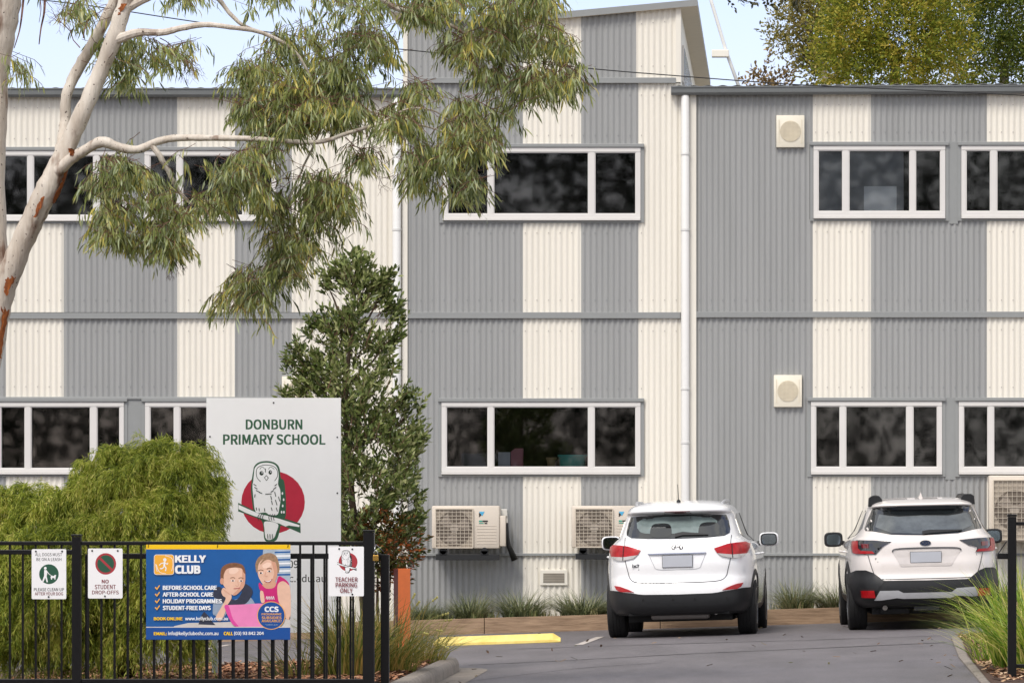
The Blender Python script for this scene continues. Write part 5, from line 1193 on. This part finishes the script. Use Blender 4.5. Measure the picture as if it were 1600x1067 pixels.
CL = [ # polygons in photo px, leaf sprays, depth offset
 ([(345,-20),(350,40),(362,110),(352,150),(375,205),(352,240),(395,262),(450,215),(520,200),(560,175),(590,150),(578,110),(600,60),(612,-20)], 560, .1),
 ([(430,60),(640,60),(585,150),(560,200),(440,230),(400,120)], 260, .3),
 ([(600,-20),(640,55),(690,75),(700,130),(745,150),(775,205),(815,175),(850,185),(885,165),(912,115),(895,75),(860,40),(865,-20)], 700, 0),
 ([(612,135),(650,128),(690,150),(740,165),(800,195),(805,215),(755,260),(742,320),(700,365),(665,330),(615,250),(598,200)], 430, -.3),
 ([(128,325),(160,250),(200,212),(245,220),(270,250),(340,232),(425,245),(425,335),(330,350),(280,360),(272,425),(235,430),(180,395),(140,365)], 640, -.5),
 ([(395,225),(470,170),(560,150),(600,200),(575,275),(560,330),(585,380),(515,400),(470,350),(430,300)], 380, -.2),
 ([(430,300),(520,290),(560,330),(540,380),(490,400),(430,390),(400,340)], 120, -.1),
 ([(342,475),(365,435),(400,415),(415,385),(495,375),(490,410),(458,450),(440,500),(425,520),(375,530),(360,500)], 190, -.2),
 ([(165,65),(215,60),(262,80),(255,120),(230,150),(190,150),(160,120)], 70, .2), ([(230,100),(300,70),(312,105),(290,125),(250,118)], 36, .1),
 ([(110,-10),(150,10),(135,75),(112,90),(100,60)], 26, .2), ([(200,-10),(330,-10),(310,22),(240,25)], 22, .2),
 ([(8,95),(38,95),(42,150),(22,190),(10,170)], 14, .2), ([(60,-20),(85,-20),(80,14),(64,10)], 4, 0),
 ([(140,60),(170,40),(200,140),(150,160)], 20, .3)]
P0 = []; D = []; L = []; W = []; tw = MB(); s = YE/FPX
for poly, n, dy in CL:
    x0, x1 = min(p[0] for p in poly), max(p[0] for p in poly); y0, y1 = min(p[1] for p in poly), max(p[1] for p in poly)
    # clump centres make uneven density
    cent = [(rnd.uniform(x0,x1), rnd.uniform(y0,y1)) for _ in range(max(3, int((x1-x0)*(y1-y0)/1800)))]; cent = [c for c in cent if in_poly(*c, poly)] or cent
    k = 0
    n = int(n*1.4)
    while k < n:
        if rnd.random() < .9: c = rnd.choice(cent); x, y = rnd.gauss(c[0], 14), rnd.gauss(c[1], 10)
        else: x, y = rnd.uniform(x0,x1), rnd.uniform(y0,y1)
        if not in_poly(x, y, poly): continue
        k += 1; Yc = YE+dy+rnd.uniform(-.55,.55); p = P(x, y-10, Yc); a = rnd.uniform(0, 2*math.pi); out = Vector((math.cos(a), math.sin(a)*.8, 0))
        m = rnd.randint(5, 10); tl = rnd.uniform(.10,.22); pts = []
        for j in range(m):
            t_ = j/(m-1); q = p+out*tl*t_+Vector((0,0,-.5*tl*t_**2+.02)); pts.append(q)
            d = Vector((out.x*.4+rnd.gauss(0,.3), out.y*.3+rnd.gauss(0,.3), -.75-rnd.random()*.8))
            P0.append(q[:]); D.append(d[:]); L.append(rnd.uniform(.075,.15)); W.append(rnd.uniform(.010,.019))
        if k % 2 == 0: tw.tube([p-out*rnd.uniform(.05,.2)+Vector((0,0,.06))]+pts[::3]+[pts[-1]], .0028, 4, cap=False)
GUM = leafmat('gum_leaf', ['525c36', '7e8a4a', 'a4aa62', 'b4c09e', 'd6c868'], .4, .4, 2.2)
leaf_mesh('foliage', np.array(P0), np.array(D), np.array(L), np.array(W), GUM, gt, .14)
# bare fine twigs
def twiggy(mb, p, d, l, r, depth):
    q = p+d*l; mid = p+d*l*.5+Vector((rnd.gauss(0,.03),rnd.gauss(0,.03),rnd.gauss(0,.03)))*l*3
    mb.tube([p, mid, q], [r, r*.85, r*.7], 4, cap=False)
    if depth:
        for _ in range(rnd.choice((2,2,3))): twiggy(mb, q, (d+Vector((rnd.gauss(0,.5),rnd.gauss(0,.4),rnd.gauss(-.1,.45)))).normalized(), l*rnd.uniform(.6,.85), r*.7, depth-1)
for (x, y, dx, dz) in ((540,215,.8,-.6),(560,240,.6,-.7),(240,300,.2,-1),(415,290,.7,.3),(130,60,.2,.9),(125,75,-.4,.7),(240,75,.8,-.3),(250,60,.8,-.6),(660,30,.8,-.2),(480,340,.7,-.5),(410,440,-.7,-.3),(430,300,.5,-.8),(700,50,.7,-.4),(270,360,.1,-.8)):
    twiggy(tw, P(x, y, YE-.3), Vector((dx, rnd.uniform(-.2,.2), dz)).normalized(), .16, .006, 4)
part('twigs', tw, TWIG, gt, smooth=False)

# ---- rounded weeping shrub
def lobes_shrub(t, lobes, Y, n, mat, L=(.10,.2), W=.006, droop=.8, per=9, spray=.10, name='foliage'):
    P0 = []; D = []; LL = []; WW = []; s = Y/FPX; tot = sum(l[2]**2 for l in lobes)
    for cx, cy, r, dy in lobes:
        m = int(n*r*r/tot); c = P(cx, cy, Y+dy); rad = r*s
        for _ in range(m):
            v = Vector((rnd.gauss(0,1), rnd.gauss(0,1)-.35, rnd.gauss(0,1)+.35)).normalized()
            f = rnd.random(); rr = rad*(1-.38*f*f); p = c+v*rr
            if p.z < bed_left(p.x, p.y)+.02: continue
            out = Vector((v.x, v.y, v.z*.5+.15)).normalized()
            for j in range(per):
                q = p+out*spray*rnd.random()+Vector((rnd.gauss(0,.025),rnd.gauss(0,.025),rnd.gauss(0,.02)))
                d = out*rnd.uniform(.5,1.1)+Vector((rnd.gauss(0,.3),rnd.gauss(0,.3),-droop*rnd.uniform(.4,1.2)))
                P0.append(q[:]); D.append(d[:]); LL.append(rnd.uniform(*L)); WW.append(W*rnd.uniform(.7,1.4))
    return leaf_mesh(name, np.array(P0), np.array(D), np.array(LL), np.array(WW), mat, t, .18)
WEEP = leafmat('weeping_leaf', ['52621e', '8a9a34', 'b4bc4c', 'dcd476'], .42, .5, 3.5)
sh = thing('weeping_shrub', 'large rounded bright green weeping shrub with fine drooping foliage behind the fence', 'shrub', P(160, 1056, 46.2))
YS = 46.2
P0 = []; D = []; LL = []; WW = []; s = YS/FPX
# tiers of drooping fans: (px, py, radius px, dy)
fans = [(232,735,52,0),(290,738,50,-.05),(185,752,48,-.1),(140,770,46,0),(95,778,44,.1),(60,800,44,0),(22,812,42,.1),(-15,838,46,0),(262,785,50,-.3),(312,800,46,-.2),(205,800,48,-.35),(150,822,46,-.35),(100,835,44,-.3),(45,850,44,-.25),
  (322,845,42,-.35),(275,845,48,-.5),(222,860,46,-.5),(172,872,46,-.5),(120,880,46,-.45),(65,895,46,-.4),(10,890,46,-.3),(-30,905,50,-.2),(325,905,34,-.3),(285,905,42,-.5),(235,925,44,-.55),(60,945,46,-.4),(10,950,46,-.35),(110,935,44,-.5),(170,935,46,-.3),(20,1000,40,-.4),(250,985,36,-.45),(90,1000,36,-.35),(200,690+30,36,.25),(330,760,40,.1),(210,760,60,.5),(110,810,60,.5),(290,790,60,.5),(180,850,80,.3),(270,870,70,.3),(60,900,80,.2),(150,960,70,.1),(-60,880,50,0),(-60,950,60,0),(318,720,34,.3),(180,715,40,.2),(240,705,44,.2),(290,712,40,.2),(140,740,40,.2),(40,770,36,.2),(0,780,40,.2),(330,780,34,-.1),(300,950,44,-.45),(200,1000,50,-.3),(140,1010,50,-.2),(-20,1000,50,-.1),(60,1020,44,-.2),(300,1010,34,-.2),(100,900,90,.5),(220,950,90,.5),(0,950,90,.5)]
for cx, cy, rp_, dy in fans:
    q = P(cx, cy, YS+dy); r = rp_*s
    # leaders radiate from the fan's heart, arch over and hang
    for _ in range(int(78*(rp_/45)**2)):
        a = rnd.uniform(0, 2*math.pi); up = rnd.uniform(.05, 1.0); hd = Vector((math.cos(a), math.sin(a)*.9, 0)); ln = r*rnd.uniform(.7,1.2); start = q+Vector((rnd.gauss(0,.04), rnd.gauss(0,.04), rnd.uniform(-.1,.08)))
        m = 15
        for j in range(m):
            t_ = j/(m-1); c = start+hd*ln*t_*(1.15-.25*t_)+Vector((0,0,ln*(up*1.5*t_-(1.15+.5*up)*t_*t_)))
            if c.z < bed_left(c.x, c.y)+.03 or c.x > P(360,0,YS).x: continue
            tang = hd+Vector((0,0,up*1.5-2*(1.15+.5*up)*t_))
            for _k in range(4):
                d = tang.normalized()*.8+Vector((rnd.gauss(0,.45), rnd.gauss(0,.45), rnd.gauss(-.45,.35)))
                P0.append((c+Vector((rnd.gauss(0,.012),rnd.gauss(0,.012),rnd.gauss(0,.012))))[:]); D.append(d[:]); LL.append(rnd.uniform(.035,.085)); WW.append(rnd.uniform(.0045,.0075))
leaf_mesh('foliage', np.array(P0), np.array(D), np.array(LL), np.array(WW), WEEP, sh, .15)
mb = MB()
for x0, y0, x1, y1, x2, y2 in ((190,1056,196,980,240,890),(190,1056,180,960,120,860),(200,1056,225,985,180,930),(205,1056,215,960,225,850),(185,1056,150,990,60,930),(192,1050,215,1010,290,900)):
    limb(mb, [(x0,y0,6,.1),((x0+x1)/2,(y0+y1)/2+4,5,.05),(x1,y1,4,0),((x1+x2)/2,(y1+y2)/2,3,0),(x2,y2,2,-.1)], YS, 8)
part('stems', mb, M('dark_stem', '4b3a2c', .85, var=.3, scale=10), sh, smooth=True)
# ---- upright glossy tree behind the board
ut = thing('upright_tree', 'conical dark green broadleaf tree behind the right edge of the school board', 'tree', P(560, 1040, 50.3))
YU = 50.3; sil = [(555,396),(572,412),(585,432),(612,432),(610,455),(620,480),(606,500),(626,492),(622,530),(610,548),(600,575),(618,585),(628,612),(662,640),(655,672),(660,700),(640,730),(648,770),(655,800),(652,850),(645,885),(600,905),(545,895),(520,850),(500,760),(470,690),(449,625),(450,590),(452,565),(470,545),(482,520),(500,495),(512,470),(508,440),(500,415),(520,432),(535,420)]
P0 = []; D = []; LL = []; WW = []; sprays = 0; mb2 = MB(); n = 0
while n < 2500:
    x, y = rnd.uniform(445,665), rnd.uniform(396,905)
    if not in_poly(x, y, sil): continue
    dens = math.sin(x*.055+1.3*math.sin(y*.03))*math.sin(y*.06+x*.02)
    if dens < -.25 and rnd.random() < .85: continue
    n += 1; hw = 20+(y-396)*.22; hw = min(hw, 95); cx = 556; u = (x-cx)/max(hw, abs(x-cx)+1)
    p = P(x, y, YU+rnd.uniform(-1,1)*hw*.00625*math.sqrt(max(0,1-u*u)))
    out = Vector((u*.7+rnd.gauss(0,.35), rnd.gauss(0,.5)-.15, .8)).normalized(); m = rnd.randint(6, 9); tl = rnd.uniform(.09,.17)
    for j in range(m):
        q = p+out*tl*j/m; d = out*.8+Vector((rnd.gauss(0,.6),rnd.gauss(0,.6),rnd.gauss(.1,.4)))
        P0.append(q[:]); D.append(d[:]); LL.append(rnd.uniform(.05,.09)); WW.append(rnd.uniform(.018,.029))
    if n % 3 == 0: mb2.tube([p-out*.1, p+out*tl], .003, 4, cap=False)
UPL = leafmat('glossy_leaf', ['424f2a', '65753e', '8a9656', 'b2b480'], .28, .3, 1.2)
leaf_mesh('foliage', np.array(P0), np.array(D), np.array(LL), np.array(WW), UPL, ut, .08)
mb = MB(); limb(mb, [(572,1045,7),(566,900,6),(548,760,5),(540,620,4),(552,500,2.5),(556,410,1)], YU, 10)
for x0, y0, x1, y1 in ((560,860,640,800),(556,840,500,760),(548,760,470,640),(545,700,640,650),(541,620,470,560),(542,600,610,530),(547,540,600,450),(548,520,510,440)):
    limb(mb, [(x0,y0,3),((x0+x1)/2,(y0+y1)/2+6,2),(x1,y1,.8)], YU, 6)
part('trunk', mb, M('slim_trunk', '5a4a3e', .85, var=.3, scale=10), ut, smooth=True); part('twigs', mb2, TWIG, ut)
# reddish shoots low on its right
rs = thing('red_tipped_shrub', 'low shrub with rusty red young leaves above the orange marker post', 'shrub', P(610, 1036, 50.0))
lobes_shrub(rs, [(615,845,38,0),(590,868,34,.1),(632,868,22,-.05),(585,830,26,.1),(610,905,24,.1)], 50.0, 230, leafmat('rusty_leaf', ['2f3a1c', '4b5228', '7a5630', 'a8542c'], .2, .4, 3), (.04,.075), .018, .1, 9, .08)
mb = MB(); limb(mb, [(600,1038,3),(604,960,2.5),(612,880,1.5)], 50.1, 7); limb(mb, [(596,1038,3),(590,960,2.5),(590,880,1.5)], 50.1, 7); part('stems', mb, MATS['dark_stem'], rs, smooth=True)
# ---- strappy grasses
LOM = leafmat('strap_leaf_bright', ['4c6a1c', '7fa030', 'b4c24c', 'dccf80'], .35, clump=5)
def clump(name, label, px, Y, n, h, w, spread, seed, mat=LOM, zf=bed_left, droop=1.0, group=None):
    v, f = blades(n, spread, h, w, 1.0, seed, droop); me = bpy.data.meshes.new(name); me.from_pydata(v, [], f); me.materials.append(mat)
    o = link(name, me); x = (px-VX)*Y/FPX; o.location = (x, Y, zf(x, Y)); tag(o, label, 'strappy plant', group); return o
zr = lambda x, y: gz(x, y)+.03
G1 = 'strappy clumps beside the right gate post'; G2 = 'strappy clumps behind the left fence end'
clump('strappy_plant', 'biggest bright green strappy clump hiding the right rear corner of the right car', 1602, 46.0, 520, 1.05, .014, .82, 21, zf=zr, group=G1)
clump('strappy_plant', 'low strappy clump spilling over the right driveway edge', 1562, 47.5, 220, .6, .010, .75, 22, zf=zr, group=G1)
clump('strappy_plant', 'strappy clump at the far right edge beyond the tall gate post', 1640, 45.0, 450, 1.0, .015, 1.0, 23, zf=zr, group=G1)
LOM2 = leafmat('strap_leaf_dark', ['4a5a20', '76863a', 'a39a50', 'c8a860'], .3, clump=2)
clump('strappy_plant', 'tall strappy clump between the parking sign and the gate end', 548, 46.5, 420, .85, .012, .7, 31, LOM2, group=G2)
clump('strappy_plant', 'strappy clump with yellow tipped stalks in front of the orange marker post', 604, 47.2, 420, .72, .010, .8, 32, LOM2, group=G2)
clump('strappy_plant', 'dry strappy clump behind the fence below the white board', 470, 46.8, 110, .45, .010, .9, 33, LOM2, group=G2)
clump('strappy_plant', 'small tufted clump beside the kerb nose', 655, 50.2, 260, .5, .007, .7, 34, LOM2, group=G2)
# arching flower stalks of the clump by the marker
mb = MB(); FB = M('flower_yellow', 'c9c070', .7, var=.2); ST = M('stalk', '9a9a55', .7)
c0 = P(615, 1048, 47.2)
for (x, y) in ((655,940),(683,933),(700,958),(705,968),(700,1012),(648,928),(668,990),(690,985)):
    e = P(x, y, 47.0+rnd.uniform(-.3,.3)); m = (c0+e)/2+Vector((.02,0,.16)); q = catmull([tuple(c0), tuple(m), tuple(e)], 7, False)
    mb.tube(q, [.004*(1-.4*i/len(q)) for i in range(len(q))], 5, ST)
    for k in range(3):
        p = Vector(q[-1-k]); mb.lathe([(.002,-.012),(.010,-.004),(.011,.004),(.003,.013)], p, 'z', 6, FB)
tag(part('flower_stalks', mb, None), 'thin arching stalks with pale yellow seed heads reaching over the kerb', 'flower stalks')
mb = MB()
for (x, y, dx, h) in ((238,1062,-30,48),(262,1062,18,60),(490,1062,-6,75),(512,1062,-22,90),(470,1062,-10,60),(300,1062,40,40),(520,1040,20,60)):
    p0 = P(x, y, 43.9); p1 = P(x+dx*.3, y-h*.6, 43.9); p2 = P(x+dx, y-h, 43.8); q = catmull([tuple(p0), tuple(p1), tuple(p2)], 6, False); mb.tube(q, .003, 4)
    for k in range(3): b_ = Vector(q[-2-k*2]); mb.tube([b_, b_+Vector((rnd.uniform(-.06,.06),0,.05))], .0022, 4)
tag(part('dry_stalks', mb, M('dry_stalk', 'c4b494', .8)), 'scattered pale dry grass stalks standing just behind the fence pickets', 'grass stalks', kind='stuff')

# ---- trees behind the building
def far_tree(name, label, px, Y, blobs, n, leaf, wid, mat, per=8, spray=.35, up=.3, stems=(), group=None, tmat=BARK, th=10):
    t = thing(name, label, 'tree', ((px-VX)*Y/FPX, Y, 0), group); s = Y/FPX; P0 = []; D = []; LL = []; WW = []; tot = sum(b[2]*b[3] for b in blobs)
    for cx, cy, rx, ry, dy in blobs:
        c = P(cx, cy, Y+dy)
        for _ in range(int(n*rx*ry/tot)):
            v = Vector((rnd.gauss(0,1), rnd.gauss(0,1)-.3, rnd.gauss(0,1)+.1)).normalized(); f = 1-.5*rnd.random()**1.5
            p = c+Vector((v.x*rx*s*f, v.y*(rx+ry)/2*s*f, v.z*ry*s*f)); out = (v+Vector((rnd.gauss(0,.4),rnd.gauss(0,.4),up))).normalized()
            for j in range(per):
                q = p+out*spray*j/per; d = out+Vector((rnd.gauss(0,.7),rnd.gauss(0,.7),rnd.gauss(0,.7))); P0.append(q[:]); D.append(d[:]); LL.append(leaf*rnd.uniform(.6,1.3)); WW.append(wid*rnd.uniform(.7,1.3))
    leaf_mesh('foliage', np.array(P0), np.array(D), np.array(LL), np.array(WW), mat, t, .1)
    mb = MB(); x = (px-VX)*s; mb.tube([(x,Y,-.2),(x+.1,Y,3),(x-.1,Y,th*.75),(x,Y,th)], [.3,.25,.18,.08], 12)
    for st in stems: limb(mb, st, Y, 7)
    part('trunk', mb, tmat, t, smooth=True); return t
GOLD = leafmat('golden_leaf', ['5a6624', '84902f', 'a8a43c', 'c8b250'], .4, .6, 1.3)
GREENB = leafmat('background_leaf', ['465628', '64762f', '84903a', 'a09a48'], .35, .6, .8)
BRG = leafmat('bronze_leaf', ['5c5a32', '7f7c44', '9c9452', 'b8a86a'], .35, .6, .5)
rndb = []
for cx in range(1290, 1330, 40): pass
far_tree('golden_tree', 'dense golden green feathery tree rising over the right roof, left of its greener neighbour', 1400, 93,
    [(1330,60,45,60,0),(1370,20,55,60,-.3),(1420,60,55,75,-.5),(1345,110,50,45,-.2),(1455,10,55,60,0),(1400,-60,70,70,0),(1470,90,45,55,-.2),(1320,-10,30,40,.2),(1390,120,55,40,-.3),(1300,105,25,30,0),(1430,-130,70,70,0)], 4600, .085, .026, GOLD, 9, .42)
far_tree('dense_tree', 'dense mid green tree above the roof at the top right corner', 1570, 96,
    [(1520,50,60,70,0),(1580,20,60,70,-.3),(1630,70,60,70,0),(1550,100,60,50,-.3),(1500,-20,60,60,0),(1600,-60,80,70,0),(1690,20,70,90,0),(1480,110,40,35,0),(1610,115,60,40,0),(1540,-120,80,70,0)], 4600, .085, .028, GREENB, 9, .5)
far_tree('gum_tree', 'sparse bronze leaved gum tree left of the golden tree over the right roof', 1290, 100,
    [(1240,45,30,34,0),(1300,60,45,60,.5),(1275,20,38,28,0),(1262,80,26,22,0),(1290,55,40,40,.4),(1215,70,14,14,0),(1300,-20,50,45,0),(1232,15,18,16,0),(1305,95,40,30,.3),(1280,118,40,20,.2),(1235,60,18,14,0),(1250,-30,40,30,0)], 1500, .09, .035, BRG, 7, .4,
    stems=[[(1290,140,5),(1285,100,4),(1270,60,3),(1245,40,2),(1225,55,1)],[(1285,100,4),(1310,60,3),(1300,0,3),(1290,-60,2)],[(1270,60,2.5),(1255,20,2),(1235,-10,1.5)]])
far_tree('gum_tree', 'small dark gum bough hanging in from the top edge right of the tower', 1170, 90,
    [(1152,-2,22,8,0),(1178,3,20,9,0),(1205,-2,20,9,0),(1190,-22,50,18,0),(1190,14,10,6,0),(1140,-8,16,8,0),(1240,-25,30,18,0)], 70, .11, .05, leafmat('dark_gum_leaf', ['26281a','3a3c26','55523a'], .2), 7, .3,
    th=8, stems=[[(1330,-90,4),(1250,-40,3),(1180,-10,2),(1130,-5,1)]])
far_tree('low_tree', 'small reddish brown treetop just showing over the roof beside the mast', 1205, 92, [(1200,122,26,10,0),(1180,128,14,6,0),(1203,92,5,9,0),(1222,126,12,8,0),(1195,150,40,20,0)], 110, .09, .04, leafmat('russet_leaf', ['5a4a30','86704a','ac9468'], .2), 7, .2, th=9)
# ---- wooded reserve across the road, behind the camera (seen only as reflections in the glass)
N = 110000; X = nr.uniform(-48, 30, N); Yw = nr.uniform(-40, -28, N); top = 19+4*np.sin(X*.31)+2.5*np.sin(X*.83+1); Z = nr.rand(N)**.8*top
gap = (np.sin(X*1.1+Z*.9)*np.sin(Z*.8-X*.5) > .70); keep = ~gap | (nr.rand(N) < .3); X, Yw, Z = X[keep], Yw[keep], Z[keep]; n_ = len(X)
o = leaf_mesh('woodland', np.stack([X, Yw, Z], 1), nr.randn(n_, 3), nr.uniform(.22,.5,n_), nr.uniform(.12,.24,n_), leafmat('reserve_leaf', ['141a0e','222a16','343b20'], .05, .8, .3), None)
tag(o, 'tall dark woodland across the road, facing the school', 'woodland', kind='stuff')
